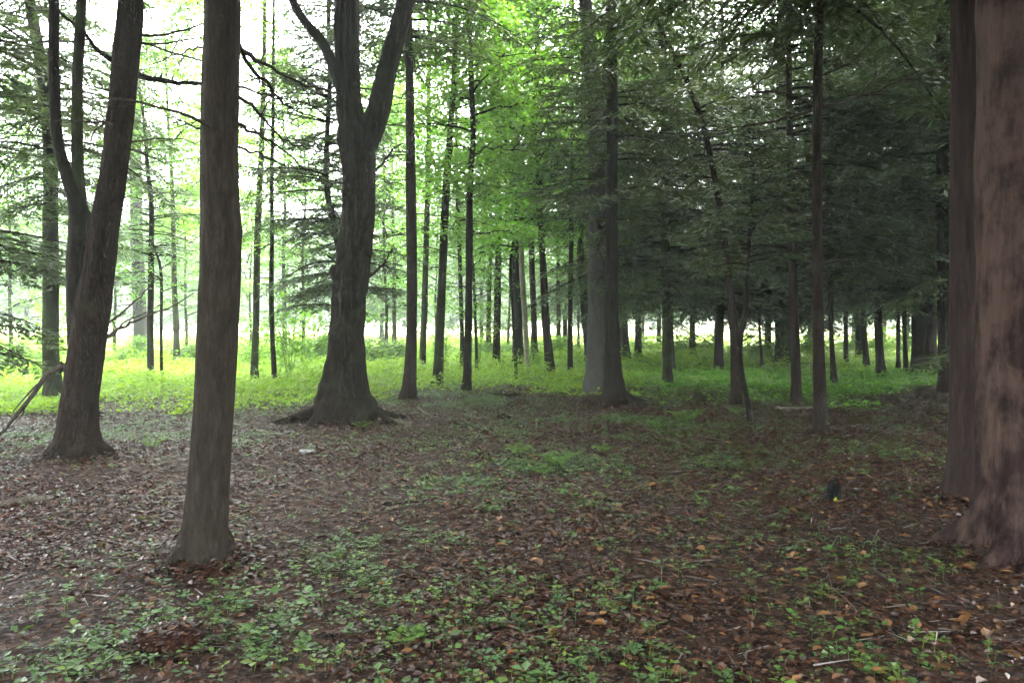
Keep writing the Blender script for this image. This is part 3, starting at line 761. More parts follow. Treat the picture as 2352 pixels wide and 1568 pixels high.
tree('sapling', 'thin whip of a trunk in the grass right of the leaning sapling', 'tree',
     [(1751, 848, 9), (1748, 800, 7), (1744, 740, 6), (1742, 600, 5)], 'dark', H=9, seed=44, seg=8, crown=hem(144, 2.6, 9, 1.3, 40, colr=MIDG, k=1.6))
tree('hemlock_tree', 'broad dark trunk with flared foot, half hidden behind a slim reddish trunk', 'tree',
     [(1800, 838, 44), (1799, 815, 36), (1797, 760, 33), (1795, 650, 31), (1793, 400, 27)], 'dark', H=17, seed=45, seg=14, flare=.9, crown=C_far[0])
tree('hemlock_tree', 'slim reddish trunk in front of the broad flared one, left of the tall mast-like trunk', 'tree',
     [(1829, 928, 27), (1828, 890, 23), (1826, 800, 21), (1823, 700, 20), (1820, 560, 18), (1816, 380, 16), (1812, 150, 13)], 'red', H=14, seed=46, seg=16,
     crown=hem(146, 2.7, 14, 2.2, 90, arange=(-.9, 2.0), colr=DARK, k=1.05, droop=.2, zfine=9, low=1.0), dead=5, dead_z=(2, 3.4))
root, base, d34 = tree('spruce_tree', 'tall mast-like bare trunk, the nearest one in the dark right part of the wood', 'tree',
     [(1886, 998, 38), (1884, 960, 30), (1882, 880, 27), (1880, 780, 25), (1878, 650, 23), (1877, 500, 22), (1877, 350, 21), (1878, 200, 20), (1881, 80, 19), (1883, 0, 18)], 'red', H=14, seed=47, seg=24, rough=.12, step=.1, flare=.45,
     crown=C_high[2], dead=3, dead_z=(2.2, 4.5))
px_branch(root, base, [(1880, 248, 11), (1820, 268, 11.2), (1740, 285, 11.5), (1640, 300, 12), (1560, 312, 12.5)], .022, .006, 'twig', 71, 6)
px_branch(root, base, [(1880, 245, 11), (1960, 228, 10.6), (2060, 190, 10.1), (2150, 160, 9.6), (2240, 130, 9.2)], .024, .006, 'twig', 72, 6)
px_branch(root, base, [(1880, 180, 11), (1940, 150, 10.8), (2000, 100, 10.5), (2060, 40, 10.2)], .016, .006, 'twig', 73, 6)
tree('sapling', 'thin dark pole leaning left, right of the tall mast-like trunk', 'tree',
     [(1917, 887, 17), (1914, 850, 13), (1910, 780, 11), (1908, 700, 11), (1905, 500, 9)], 'red', H=12, seed=48, seg=10, crown=hem(148, 2.6, 12, 2.1, 80, colr=DARK, k=1.15, droop=.2, low=1.0, zfine=9))
tree('spruce_tree', 'thin straight far pole, second to the right of the tall mast-like trunk', 'tree',
     [(1944, 835, 13), (1943, 800, 10), (1943, 740, 10), (1942, 500, 8)], 'dark', H=13, seed=49, seg=8, crown=C_far[1])
tree('spruce_tree', 'wider far trunk of a close pair seen against the strip of bright field', 'tree',
     [(1976, 822, 23), (1975, 800, 19), (1974, 740, 18), (1972, 500, 16)], 'dark', H=15, seed=50, seg=10, crown=C_far[0])
tree('spruce_tree', 'thinner reddish trunk of a close pair before the strip of bright field', 'tree',
     [(1992, 841, 17), (1989, 815, 13), (1985, 740, 11), (1984, 500, 9)], 'red', H=13, seed=51, seg=10, crown=C_low[1])
tree('hemlock_tree', 'dark trunk with a spread foot, nearest to the bare brown strip in the back right', 'tree',
     [(2026, 864, 25), (2022, 835, 19), (2018, 760, 17), (2016, 640, 16), (2014, 450, 14)], 'dark', H=14, seed=52, seg=12,
     crown=hem(152, 2.5, 14, 2.5, 92, colr=DARK, k=1.25, droop=.2, low=1.0, zfine=10))
tree('spruce_tree', 'left one of two thin back poles side by side near the stout dark trunk', 'tree',
     [(2063, 852, 14), (2063, 820, 10), (2063, 740, 10), (2062, 500, 9)], 'dark', H=13, seed=53, seg=8, crown=C_low[2])
tree('spruce_tree', 'right one of two thin back poles side by side near the stout dark trunk', 'tree',
     [(2083, 860, 14), (2080, 820, 11), (2077, 740, 10), (2074, 500, 9)], 'red', H=13, seed=54, seg=8, crown=C_low[0])
tree('hemlock_tree', 'stout dark trunk at the back right, widest of those against the field', 'tree',
     [(2121, 860, 62), (2121, 830, 54), (2122, 760, 52), (2124, 650, 49), (2126, 450, 44)], 'red', H=17, seed=55, seg=18,
     crown=hem(155, 2.8, 17, 3.1, 110, colr=DARK, k=1.3, droop=.2, low=1.0, zfine=10))
tree('hemlock_tree', 'straight dark trunk tucked against the left side of the grey-brown near trunk', 'tree',
     [(2170, 902, 33), (2169, 870, 26), (2167, 760, 25), (2165, 500, 24), (2163, 200, 22), (2162, 0, 20)], 'red', H=15, seed=56, seg=16,
     crown=hem(156, 3.4, 15, 2.6, 90, colr=DARK, k=1.1, droop=.2, low=1.0, zfine=8.5))
tree('pine_tree', 'grey-brown near trunk standing just behind the great flaking trunk', 'tree',
     [(2212, 1135, 92), (2214, 1100, 78), (2216, 1020, 70), (2218, 900, 67), (2219, 700, 66), (2219, 400, 65), (2219, 150, 64), (2218, 0, 63)], 'plum', H=15, seed=57, seg=30, step=.1, rough=.09, flare=.45, fh=.2, crown=C_high[0])
tree('pine_tree', 'great flaking pinkish brown trunk with dark patches, cut by the right edge', 'tree',
     [(2362, 1248, 262), (2361, 1215, 238), (2358, 1150, 222), (2355, 1080, 206), (2352, 980, 196), (2351, 850, 192), (2350, 600, 188), (2348, 300, 184), (2346, 0, 180)], 'flaky', H=16, seed=58, seg=64, step=.05, rough=.16, flare=.35, lobes=6, fh=.22, crown=C_high[1])
root, base, d_ = root_info['great flaking pinkish brown trunk with dark patches, cut by the right edge'][:3]
add_roots(root, base, [(-1, -.5, .45), (-.5, -1, .4), (-1, .3, .45), (.4, -1, .4)], 'flaky', .38, .13, .26)

# --- more conifers further back that close the wood
back = [(1465, 30, 0), (1590, 34, 1), (1700, 37, 0), (1765, 31, 1), (1860, 36, 0), (1960, 42, 1), (2090, 38, 0), (2190, 30, 1), (2260, 36, 0), (2330, 28, 1), (1515, 44, 1), (1640, 47, 0), (2030, 50, 1), (2150, 48, 0), (1390, 40, 0), (1300, 44, 1)]
def plain_tree(name, label, cat, x, y, r, H, bark, crown, seed, group, rz=None):
    z = float(gz(x, y))
    root = thing(name, label, cat, (x, y, z), group)
    rs = np.random.RandomState(seed)
    n = 9
    s = np.linspace(0, 1, n)
    P = np.stack([np.cumsum(rs.normal(size=n)) * .05, np.cumsum(rs.normal(size=n)) * .05, -.15 + s * H], -1)
    P[0, :2] = P[1, :2]
    Q, q = resample(P, r * (1 - .8 * s), .5)
    obj('trunk', mk_mesh('trunk', [(*tube(Q, q, 10, rough=.15, seed=seed, flare=.6), None, 0, True)], [M[bark]]), root)
    c = obj('crown', crown, root, (0, 0, 0), (0, 0, seed * 1.3 if rz is None else rz))
    if rz is None:
        c.scale = (1, 1, rs.uniform(.85, 1.3))
    return root
for i, (X, d, k) in enumerate(back):
    plain_tree('hemlock_tree', 'dark hemlock at the back of the wood, its boughs closing the view beneath the canopy', 'tree', (X - CX) / F * d, d, .13, 15, 'dark', (C_far + C_low)[(i * 2 + k) % 5], 200 + i, 'hemlocks closing the back of the wood')
# the wood goes on unseen around the camera; extra hemlocks added to shade the floor
for i, (x, y, k) in enumerate([(9.6, 11.5, 0), (11.0, 16.5, 1), (14.5, 21, 2), (15, 13, 0), (7.6, 3.0, 3), (4.8, -2.6, 4), (-4.4, -3.4, 5), (.8, -6.5, 3), (-8.6, -.5, 4), (9.5, -4.5, 5), (-1.8, -11, 3), (12, 6.5, 1), (-9, -8, 4), (5, -10, 5), (18, 28, 2), (20, 18, 1), (-9.6, 4.2, 4), (-12.5, 9.5, 5), (3.2, .6, 3), (-2.6, .2, 4), (.2, -2.8, 5), (6.2, 1.0, 4), (5.8, 4.6, 4), (7.6, 7.6, 5), (9.2, 14.5, 3)]):
    plain_tree('hemlock_tree', 'unseen hemlock outside the picture, closing the canopy to shade the floor', 'tree', x, y, .16, 16, 'dark', (C_low + C_high)[k], 240 + i, 'hemlocks outside the picture')
# bright broadleaf trees at the edge of the wood, in full daylight
for i, (X, d, k, lab) in enumerate([(402, 27, 0, 'bright maple behind the pale hazy trunk, leaves lit yellow green'), (655, 33, 1, 'light green maple beyond the two thin trunks left of the oak'), (905, 36, 0, 'pale hazy maple showing right of the oak trunk'),
                                    (1120, 33, 1, 'bright maple filling the gap behind the wavy sapling'), (1285, 35, 0, 'bright maple filling the gap left of the twin trunks'), (1475, 52, 1, 'pale maple at the field edge right of the twin trunks')]):
    plain_tree('maple_tree', lab, 'tree', (X - CX) / F * d, d, .11, 12, 'mossy', C_maple[k], 270 + i, 'maples along the edge of the wood')

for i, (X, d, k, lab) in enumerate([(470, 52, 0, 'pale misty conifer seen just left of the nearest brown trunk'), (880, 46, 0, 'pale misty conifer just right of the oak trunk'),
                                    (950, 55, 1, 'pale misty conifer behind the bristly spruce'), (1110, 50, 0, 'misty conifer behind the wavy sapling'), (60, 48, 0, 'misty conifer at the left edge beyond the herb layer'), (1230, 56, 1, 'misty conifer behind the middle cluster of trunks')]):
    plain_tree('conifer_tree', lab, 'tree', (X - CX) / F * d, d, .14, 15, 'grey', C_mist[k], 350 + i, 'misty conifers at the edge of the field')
for i, (X, d, k, lab) in enumerate([(30, 30, 0, 'leafy pale maple at the left edge of the view by the field'), (255, 34, 1, 'leafy pale maple just right of the leaning tree'), (430, 38, 0, 'leafy pale maple close left of the nearest brown trunk'), (570, 40, 1, 'leafy pale maple between the nearest brown trunk and the thin trunks'),
                                    (700, 30, 0, 'leafy pale maple close left of the oak'), (890, 30, 1, 'leafy pale maple close right of the oak'), (1000, 38, 0, 'leafy pale maple behind the mossy leaning trunk'), (1170, 40, 1, 'leafy pale maple low behind the middle cluster'), (1330, 38, 0, 'leafy pale maple seen past the left side of the twin trunks')]):
    plain_tree('maple_tree', lab, 'tree', (X - CX) / F * d, d, .07, 10, 'mossy', C_edge[k], 370 + i, 'maples along the edge of the wood')
# --- far tree line across the field
FAR = [broad_crown(80 + i, 1.0, 14 + 2 * i, 5.0, 30, 7000, size=.62, colr=(.07, .15, .045), spread=1.0, flat=.6, clus=8, wood=.05) for i in range(3)]
rsf = random.Random(5)
for i in range(46):
    X = -250 + i * 62 + rsf.uniform(-25, 25); d = rsf.uniform(105, 150)
    o = plain_tree('far_tree', 'hazy green tree in the line across the far side of the field', 'tree', (X - CX) / F * d, d, .25, 13, 'dark', FAR[i % 3], 300 + i, 'trees across the field', rsf.uniform(0, 6))
    s = rsf.uniform(.8, 1.25); o.scale = (s, s, s)

# ------------------------------------------------------------------ shrubs and saplings
def shrub_mesh(seed, h, w, nl, size, colr):
    rs = np.random.RandomState(seed)
    parts = []
    cen = []
    for i in range(6):
        a = rs.uniform(0, 6.28); l = rs.uniform(.5, 1.0)
        e = np.array([math.cos(a) * w * .5 * l, math.sin(a) * w * .5 * l, h * rs.uniform(.6, 1)])
        m = e * .5 + np.array([0, 0, .12 * h])
        parts.append((*tube(np.array([[0, 0, -.05], m, e]), [.006, .004, .002], 4), np.tile(np.array(colr) * .6, (12, 1)), 0, True))
        for q in range(5):
            u = rs.uniform(.35, 1.05); cen.append(e * u + rs.normal(size=3) * np.array([w * .17, w * .17, h * .09]))
    cen = np.array(cen)
    P = cen[rs.randint(0, len(cen), nl)] + rs.normal(size=(nl, 3)) * np.array([w * .11, w * .11, h * .06])
    P[:, 2] = np.maximum(P[:, 2], .02)
    th = rs.uniform(0, 6.28, nl)
    D = unit(np.stack([np.cos(th), np.sin(th), rs.uniform(-.6, .3, nl)], -1))
    ln = size * rs.uniform(.6, 1.3, nl)
    V, Fq = leaf_quads(P, D, ln, ln * .65, rs, flop=.5)
    c = np.array(colr)[None, :] * rs.uniform(.7, 1.3, (nl, 1)) * np.stack([rs.uniform(.85, 1.2, nl), np.ones(nl), np.ones(nl)], -1)
    return mk_mesh('foliage', [(V, Fq, np.repeat(c, 4, 0), 0, False), *parts], [M['leaf'], M['twig']])
SH = [shrub_mesh(400 + i, 1.0, 1.0, 1500, .095, c) for i, c in enumerate([(.09, .19, .02), (.075, .16, .02), (.12, .22, .03), (.05, .10, .025)])]
SHS = [shrub_mesh(410 + i, 1.0, .7, 620, .07, (.10, .21, .025)) for i in range(2)]
shr = [(322, 838, .95, 1.2, 0, 'round bright bush at the foot of the pale hazy trunk'), (265, 845, .6, .8, 0, 'low bush left of the pale hazy trunk'), (872, 842, .9, 1.6, 3, 'darker green bush right of the oak at the field edge'),
       (905, 830, .7, 1.3, 1, 'pale bush further right behind the darker one by the oak'), (10, 870, 1.1, 1.5, 1, 'leafy bush at the left edge of the herb layer'), (1865, 822, 1.1, 1.6, 2, 'yellow green bush behind the tall mast-like trunk'),
       (1765, 828, 1.0, 1.7, 2, 'yellow green bush left of the broad flared trunk'), (1945, 812, .9, 1.6, 0, 'small bush right of the tall mast-like trunk at the field edge'), (2005, 815, .9, 1.5, 2, 'bright bush behind the close pair of far trunks'),
       (1580, 812, .8, 1.6, 0, 'bush at the field edge right of the close pair in the grass'), (1620, 815, .9, 1.2, 2, 'bush at the field edge left of the reddish brown trunk'), (1290, 818, .8, 1.8, 0, 'bush behind the lone thin straight trunk'),
       (1150, 822, .7, 1.6, 1, 'bush beside the straight thin trunk in the middle'), (720, 832, 1.4, 1.3, 0, 'tall bush close left of the oak foot'), (2080, 815, 1.2, 1.8, 0, 'bush behind the two thin back poles'), (430, 835, .8, 1.4, 1, 'low bush left of the nearest brown trunk'),
       (605, 845, .7, 1.2, 0, 'bush between the two thin trunks left of the oak'), (1480, 806, .7, 1.8, 0, 'pale bush on the field edge just right of the twin trunks')]
for i, (X, Y, h, w, k, lab) in enumerate(shr):
    p = ground_at(X, Y)
    o = thing('shrub', lab, 'bush', p, 'bushes along the edge of the wood', i * 1.1)
    c = obj('foliage', SH[k], o); c.scale = (w, w, h)
sap = [(664, 878, 2.4, 'slender leafy sapling midway between the thin trunks and the oak'), (640, 868, 1.6, 'short leafy sapling at the right thin trunk left of the oak'), (700, 862, 1.8, 'leafy sapling next to the oak on its left'),
       (1100, 850, 1.6, 'leafy sapling at the spindly stem'), (1230, 858, .9, 'short bright sapling in the middle cluster'), (1020, 852, 1.5, 'leafy sapling behind the mossy leaning trunk'), (120, 880, 2.0, 'leafy sapling against the leftmost mossy trunk'), (590, 858, 1.7, 'leafy sapling around the slim grey trunk')]
for i, (X, Y, h, lab) in enumerate(sap):
    p = ground_at(X, Y)
    o = thing('leafy_sapling', lab, 'sapling', p, 'leafy saplings in the herb layer', i * .9)
    c = obj('foliage', SHS[i % 2], o); c.scale = (h * .75, h * .75, h)

# ------------------------------------------------------------------ ferns
def fern_mesh(seed, L=.5, nf=6):
    rs = np.random.RandomState(seed)
    fr = []
    for f in range(nf):
        a = f / nf * 6.28 + rs.normal() * .25; l = L * rs.uniform(.75, 1.1)
        d = np.array([math.cos(a), math.sin(a), 0]); p = np.array([-d[1], d[0], 0])
        s = np.linspace(.15, 1, 16)
        B = np.outer(s * l * .85, d) + np.outer(l * (1.15 * s - .7 * s * s), [0, 0, 1])
        C, D, ln = [], [], []
        for q in (-1, 1):
            C.append(B); D.append(unit(np.tile(p * q * .9 + d * .4, (16, 1)) + rs.normal(size=(16, 3)) * .08)); ln.append(l * .28 * np.sin(np.pi * (.15 + .83 * s)) + .01)
        V, Fq = leaf_quads(np.concatenate(C), np.concatenate(D), np.concatenate(ln), np.concatenate(ln) * .32, rs, flop=.15)
        c = np.array([.070, .150, .016]) * rs.uniform(.75, 1.25)
        st = tube(np.outer(np.linspace(0, 1, 6) * l * .85, d) + np.outer(l * (1.15 * np.linspace(0, 1, 6) - .7 * np.linspace(0, 1, 6) ** 2), [0, 0, 1]), np.linspace(.004, .001, 6), 3)
        fr.append(mk_mesh('frond', [(V, Fq, np.repeat(np.tile(c, (len(Fq), 1)), 4, 0), 0, False), (*st, np.tile(c * .7, (len(st[0]), 1)), 0, True)], [M['grass']]))
    return fr
FERN = [fern_mesh(450 + i) for i in range(2)]
for i, (X, Y, s, lab) in enumerate([(1572, 972, .85, 'bright fern on the litter right of the twin trunks'), (1280, 1072, .65, 'largest bright fern in the open litter at mid distance'), (1190, 1046, .55, 'fern just left of the brightest one in the open litter'), (830, 985, .4, 'small fern on the litter before the oak'),
                                    (1690, 952, .5, 'small fern beside the foot of the leaning sapling'), (1245, 1092, .4, 'low fern in front of the brightest one'), (1385, 1040, .4, 'pale fern among the seedlings, right of the brightest one'), (1515, 985, .5, 'fern left of the bright one by the twin trunks'),
                                    (215, 925, .8, 'fern behind the leaning tree at its right'), (105, 935, .9, 'fern under the fallen branches at far left'), (930, 1480, .28, 'tiny fern in the foreground seedlings'), (350, 1030, .5, 'fern on the litter right of the leaning tree')]):
    p = ground_at(X, Y)
    o = thing('fern', lab, 'fern', p, 'ferns on the forest floor', i * .7)
    for m_ in FERN[i % 2]:
        c = obj('frond', m_, o); c.scale = (s, s, s)

# ------------------------------------------------------------------ fallen wood, stones, stump
def lying(name, label, cat, pts, r0, r1, mat, seed, lift=.0, twigs=0, seg=10, group='fallen wood on the litter'):
    P = [ground_at(x, y) + [0, 0, lift] for x, y in pts]
    base = P[0].copy()
    P = np.array(P) - base
    rs = np.random.RandomState(seed)
    Q, q = resample(P, np.linspace(r0, r1, len(P)), .06)
    Q[:, 2] += q * .55 + rs.normal(size=len(Q)) * r0 * .12
    Q[:, :2] += np.cumsum(rs.normal(size=(len(Q), 2)) * r0 * .12, 0)
    V, Fc = tube(Q, q, seg, rough=.3, seed=seed)
    n = len(Q)
    caps = [np.arange(seg)[::-1], (n - 1) * seg + np.arange(seg)]
    parts = [(V, Fc, None, 0, True)]
    for cidx in caps:
        cv = V[cidx]; parts.append((np.vstack([cv.mean(0)[None], cv]), np.array([[0, 1 + j, 1 + (j + 1) % seg] for j in range(seg)]), None, 0, False))
    for i in range(twigs):
        j = rs.randint(1, n - 1); l = rs.uniform(.1, .3)
        v = unit(rs.normal(size=3) * [1, 1, .35] + [0, 0, .2])
        parts.append((*tube(np.array([Q[j], Q[j] + v * l * .5, Q[j] + v * l]), np.array([.5, .35, .1]) * q[j], 5), None, 0, True))
    o = obj(name, mk_mesh(name, parts, [M[mat]]), None, base)
    return tag(o, label, cat, group)
lying('fallen_log', 'short pale log lying at the left edge of the litter', 'log', [(-40, 1172), (30, 1160), (122, 1150)], .045, .04, 'log', 1)
lying('fallen_branch', 'dark fallen branch on the litter right of the oak foot, pale on top', 'branch', [(868, 970), (905, 972), (945, 980)], .055, .05, 'log', 2, twigs=2)
lying('fallen_branch', 'long thin dark branch on the litter in the middle', 'branch', [(1045, 977), (1085, 984), (1138, 992)], .03, .012, 'dark', 3, twigs=4)
lying('fallen_branch', 'short dark stick with a pale broken end near the bristly spruce', 'branch', [(962, 938), (975, 950), (1000, 964)], .035, .02, 'log', 4)
lying('fallen_branch', 'short dark chunk of wood between the wavy sapling and the twin trunks', 'branch', [(1142, 961), (1170, 962)], .05, .04, 'dark', 5)
lying('fallen_branch', 'dark branch at the edge of the herbs in the middle', 'branch', [(1140, 911), (1165, 914), (1192, 912)], .06, .05, 'dark', 6, twigs=3)
lying('fallen_log', 'pale straight log on the litter behind the tall mast-like trunk', 'log', [(1785, 941), (1830, 941), (1868, 940)], .045, .04, 'log', 7)
lying('twig', 'thin pale upright twig of two on the open litter', 'twig', [(890, 1102), (896, 1110), (902, 1120)], .009, .005, 'log', 8, group='pale twigs on the litter')
lying('twig', 'forked thin pale twig left of another on the open litter', 'twig', [(866, 1098), (875, 1108), (885, 1114)], .009, .004, 'log', 9, twigs=2, group='pale twigs on the litter')
lying('twig', 'long dark twig lying level in the foreground middle', 'twig', [(880, 1158), (950, 1154), (1020, 1148)], .012, .005, 'dark', 10, twigs=2, group='dark twigs on the litter')
lying('twig', 'pale bent twig in the seedlings right of the brightest fern', 'twig', [(1352, 1050), (1372, 1062), (1390, 1074)], .009, .005, 'log', 11, twigs=1, group='pale twigs on the litter')
lying('fallen_branch', 'bare branch along the ground behind the leaning tree on the left', 'branch', [(0, 945), (60, 950), (150, 962)], .03, .015, 'twig', 12, twigs=4)
lying('fallen_branch', 'bare branch on the ground just right of the leaning tree', 'branch', [(215, 950), (245, 952), (268, 946)], .025, .012, 'twig', 13, twigs=3)
lying('fallen_branch', 'dark branch near the thin trunks left of the oak', 'branch', [(610, 912), (650, 909)], .05, .03, 'dark', 14, twigs=2)
lying('twig', 'dark twig at the feet of the leaning tree', 'twig', [(90, 1048), (140, 1050)], .014, .008, 'log', 15, group='dark twigs on the litter')
lying('twig', 'thin twig slanting away from the leaning tree base', 'twig', [(228, 1068), (240, 1085)], .009, .006, 'log', 16, group='pale twigs on the litter')

def rock(name, label, cat, X, Y, sx, sy, sz, seed, mat, group=None):
    rs = np.random.RandomState(seed)
    nu, nvv = 20, 12
    th = np.linspace(0, 2 * math.pi, nu, endpoint=False); ph = np.linspace(.02, math.pi - .02, nvv)
    T, Pp = np.meshgrid(th, ph)
    x, y, z = np.cos(T) * np.sin(Pp), np.sin(T) * np.sin(Pp), np.cos(Pp)
    r = .8 + .8 * (vnoise(x * 1.6 + 9, y * 1.6, z * 1.6, seed) - .5) + .45 * (vnoise(x * 4.3, y * 4.3 + 4, z * 4.3, seed) - .5)
    V = np.stack([x * r * sx, y * r * sy, z * r * sz], -1).reshape(-1, 3)
    i = np.arange(nvv - 1)[:, None] * nu; j = np.arange(nu)[None, :]; j2 = (j + 1) % nu
    Fc = np.stack([i + j, i + nu + j, i + nu + j2, i + j2], -1).reshape(-1, 4)
    p = ground_at(X, Y) + [0, 0, sz * .3]
    return tag(obj(name, mk_mesh(name, [(V, Fc, None, 0, True)], [mat]), None, p), label, cat, group)
m, t, N, L = new_mat('wet_stone')
out, bs, n1, ra = N('OutputMaterial'), N('BsdfPrincipled'), N('TexNoise'), N('ValToRGB')
n1.inputs['Scale'].default_value = 14; n1.inputs['Detail'].default_value = 8
ramp(ra, [(.3, (.05, .05, .046)), (.7, (.13, .13, .12))]); L(n1.outputs['Fac'], ra.inputs[0]); L(ra.outputs[0], bs.inputs['Base Color'])
bs.inputs['Roughness'].default_value = .35; L(bs.outputs[0], out.inputs[0])
M['stone'] = m
rock('stone', 'flat wet grey stone on the litter right of the nearest brown trunk', 'stone', 706, 1042, .10, .08, .045, 3, M['stone'])
st = rock('stump', 'small black charred stump on the litter near the great flaking trunk', 'stump', 1911, 1150, .078, .07, .165, 8, M['char'])
cs_ = leaf_quads(np.array([[-.012, -.085, -.04]]), unit(np.array([[.1, -.25, .9]])), .055, .04, np.random.RandomState(1), up=np.array([0, -1.0, 0]), flop=.1)
lf = tag(obj('fresh_leaf', mk_mesh('fresh_leaf', [(cs_[0], cs_[1], np.tile([.28, .34, .03], (4, 1)), 0, False)], [M['leaf']]), None, st.location.copy()), 'single yellow green leaf stuck on the black stump', 'leaf')
rock('soil_mound', 'low dark reddish hump of rotten wood in the left foreground', 'mound', 390, 1478, .17, .15, .06, 12, M['rot'])

# ------------------------------------------------------------------ ground cover (uncountable)
rs = np.random.RandomState(77)
def scatter(n, d0, d1, half=.74, power=1.0):
    """points over the wedge the camera can see, and a bit beyond"""
    y = np.sqrt(rs.uniform(d0 * d0, d1 * d1, n)) if power == 1.0 else d0 + (d1 - d0) * rs.rand(n) ** power
    x = rs.uniform(-half, half, n) * y + rs.uniform(-1, 1, n)
    return x, y

def six_leaf(P, az, tilt, roll, ln, wd, curl):
    """dead leaf of two quads folded along the midrib"""
    n = len(P)
    D = np.stack([np.cos(az) * np.cos(tilt), np.sin(az) * np.cos(tilt), np.sin(tilt)], -1)
    S0 = np.stack([-np.sin(az), np.cos(az), np.zeros(n)], -1)
    N0 = np.cross(D, S0)
    S = S0 * np.cos(roll)[:, None] + N0 * np.sin(roll)[:, None]; Nn = np.cross(D, S)
    l = ln[:, None]; w = wd[:, None]; c = curl[:, None]
    b, tp = P - D * l * .5, P + D * l * .5 + Nn * c * l * .25
    V = np.stack([b, P - D * l * .12 + S * w * .5 + Nn * c * w, P + D * l * .24 + S * w * .38 + Nn * c * w * 1.1, tp,
                  P + D * l * .24 - S * w * .38 + Nn * c * w * 1.1, P - D * l * .12 - S * w * .5 + Nn * c * w], 1).reshape(-1, 3)
    i = np.arange(n)[:, None] * 6
    return V, np.concatenate([i + [0, 1, 2, 3], i + [0, 3, 4, 5]])

n = 560000
x, y = scatter(n, 2.6, 19.5)
g = grassness(x, y)
dens = .3 + .7 * smooth(.38, .62, .65 * vnoise(x / 1.4, y / 1.4, 0, 31) + .35 * vnoise(x / .4, y / .4, 0, 32))
kp = (rs.rand(n) < (1 - .9 * g) * dens)
x, y = x[kp], y[kp]
zx = np.zeros(len(x))
mp_ = ground_at(390, 1478)                        # leaves lying over the hump and banked against the big trunks
a_, r_ = rs.uniform(0, 6.28, 420), .24 * np.sqrt(rs.rand(420))
x = np.append(x, mp_[0] + r_ * np.cos(a_)); y = np.append(y, mp_[1] + r_ * np.sin(a_)); zx = np.append(zx, .07 * np.maximum(0, 1 - (r_ / .19) ** 2))
for X_, Y_, rt in [(181, 1046, .34), (466, 1276, .20), (790, 951, .58), (1410, 922, .34), (2212, 1135, .22), (2362, 1248, .42), (1886, 998, .12), (935, 917, .2)]:
    b_ = ground_at(X_, Y_); m_ = int(1500 * (rt + .2))
    a_, r_ = rs.uniform(0, 6.28, m_), rt + rs.gamma(1.2, .11, m_)
    x = np.append(x, b_[0] + r_ * np.cos(a_)); y = np.append(y, b_[1] + r_ * np.sin(a_)); zx = np.append(zx, .05 * np.exp(-(r_ - rt) / .1) * rs.rand(m_))
n = len(x)
ln = (.013 + .046 * rs.rand(n) ** 2.2) * (1 + .012 * y)
pal = np.array([(.075, .040, .028), (.055, .030, .022), (.105, .062, .042), (.14, .085, .052), (.19, .125, .075), (.085, .048, .040), (.045, .028, .022), (.24, .17, .11)])
pi = rs.choice(len(pal), n, p=[.24, .2, .18, .12, .05, .12, .07, .02])
c = pal[pi] * rs.uniform(.15, .38, (n, 1)) * np.array([1.30, .84, .62])
tan = (rs.rand(n) < .07 * smooth(-.1, .5, x / y + .25) * smooth(12, 4, y))
c[tan] = np.array([.105, .050, .017]) * rs.uniform(.5, 1.4, (tan.sum(), 1))
ln[tan] *= 1.45
V, Fc = six_leaf(np.stack([x, y, gz(x, y) + zx + rs.uniform(.004, .03, n)], -1), rs.uniform(0, 6.28, n), rs.normal(size=n) * .15, rs.normal(size=n) * .15, ln, ln * rs.uniform(.45, .8, n), rs.uniform(-.1, .45, n))
o = obj('leaf_litter', mk_mesh('leaf_litter', [(V, Fc, np.repeat(c, 6, 0), 0, False)], [M['litter']]))
tag(o, 'wet brown dead leaves covering the forest floor', kind='stuff')

# thin twigs lying about
n = 2600
x, y = scatter(n, 2.6, 18)
kp = grassness(x, y) < .5; x, y = x[kp], y[kp]; n = len(x)
az = rs.uniform(0, 6.28, n); l = rs.uniform(.05, .28, n); w = rs.uniform(.002, .0045, n)
D = np.stack([np.cos(az), np.sin(az), rs.normal(size=n) * .12], -1); S = np.stack([-np.sin(az), np.cos(az), np.zeros(n)], -1)
P = np.stack([x, y, gz(x, y) + .022], -1)
Z = np.array([0, 0, 1.0])
prof = [(S * w[:, None] * a + Z * w[:, None] * b) for a, b in ((1, -.6), (-1, -.6), (0, 1))]
V = np.stack([P - D * l[:, None] / 2 + q for q in prof] + [P + D * l[:, None] / 2 + q * .5 for q in prof], 1).reshape(-1, 3)
i = np.arange(n)[:, None] * 6
Fc = np.concatenate([i + [0, 1, 4, 3], i + [1, 2, 5, 4], i + [2, 0, 3, 5]])
c = np.array([(.025, .017, .012), (.04, .030, .023), (.085, .074, .060)])[rs.choice(3, n, p=[.6, .32, .08])]
o = obj('twig_litter', mk_mesh('twig_litter', [(V, Fc, np.repeat(c, 6, 0), 0, False)], [M['litter']]))
tag(o, 'small dead twigs strewn over the leaf litter', kind='stuff')

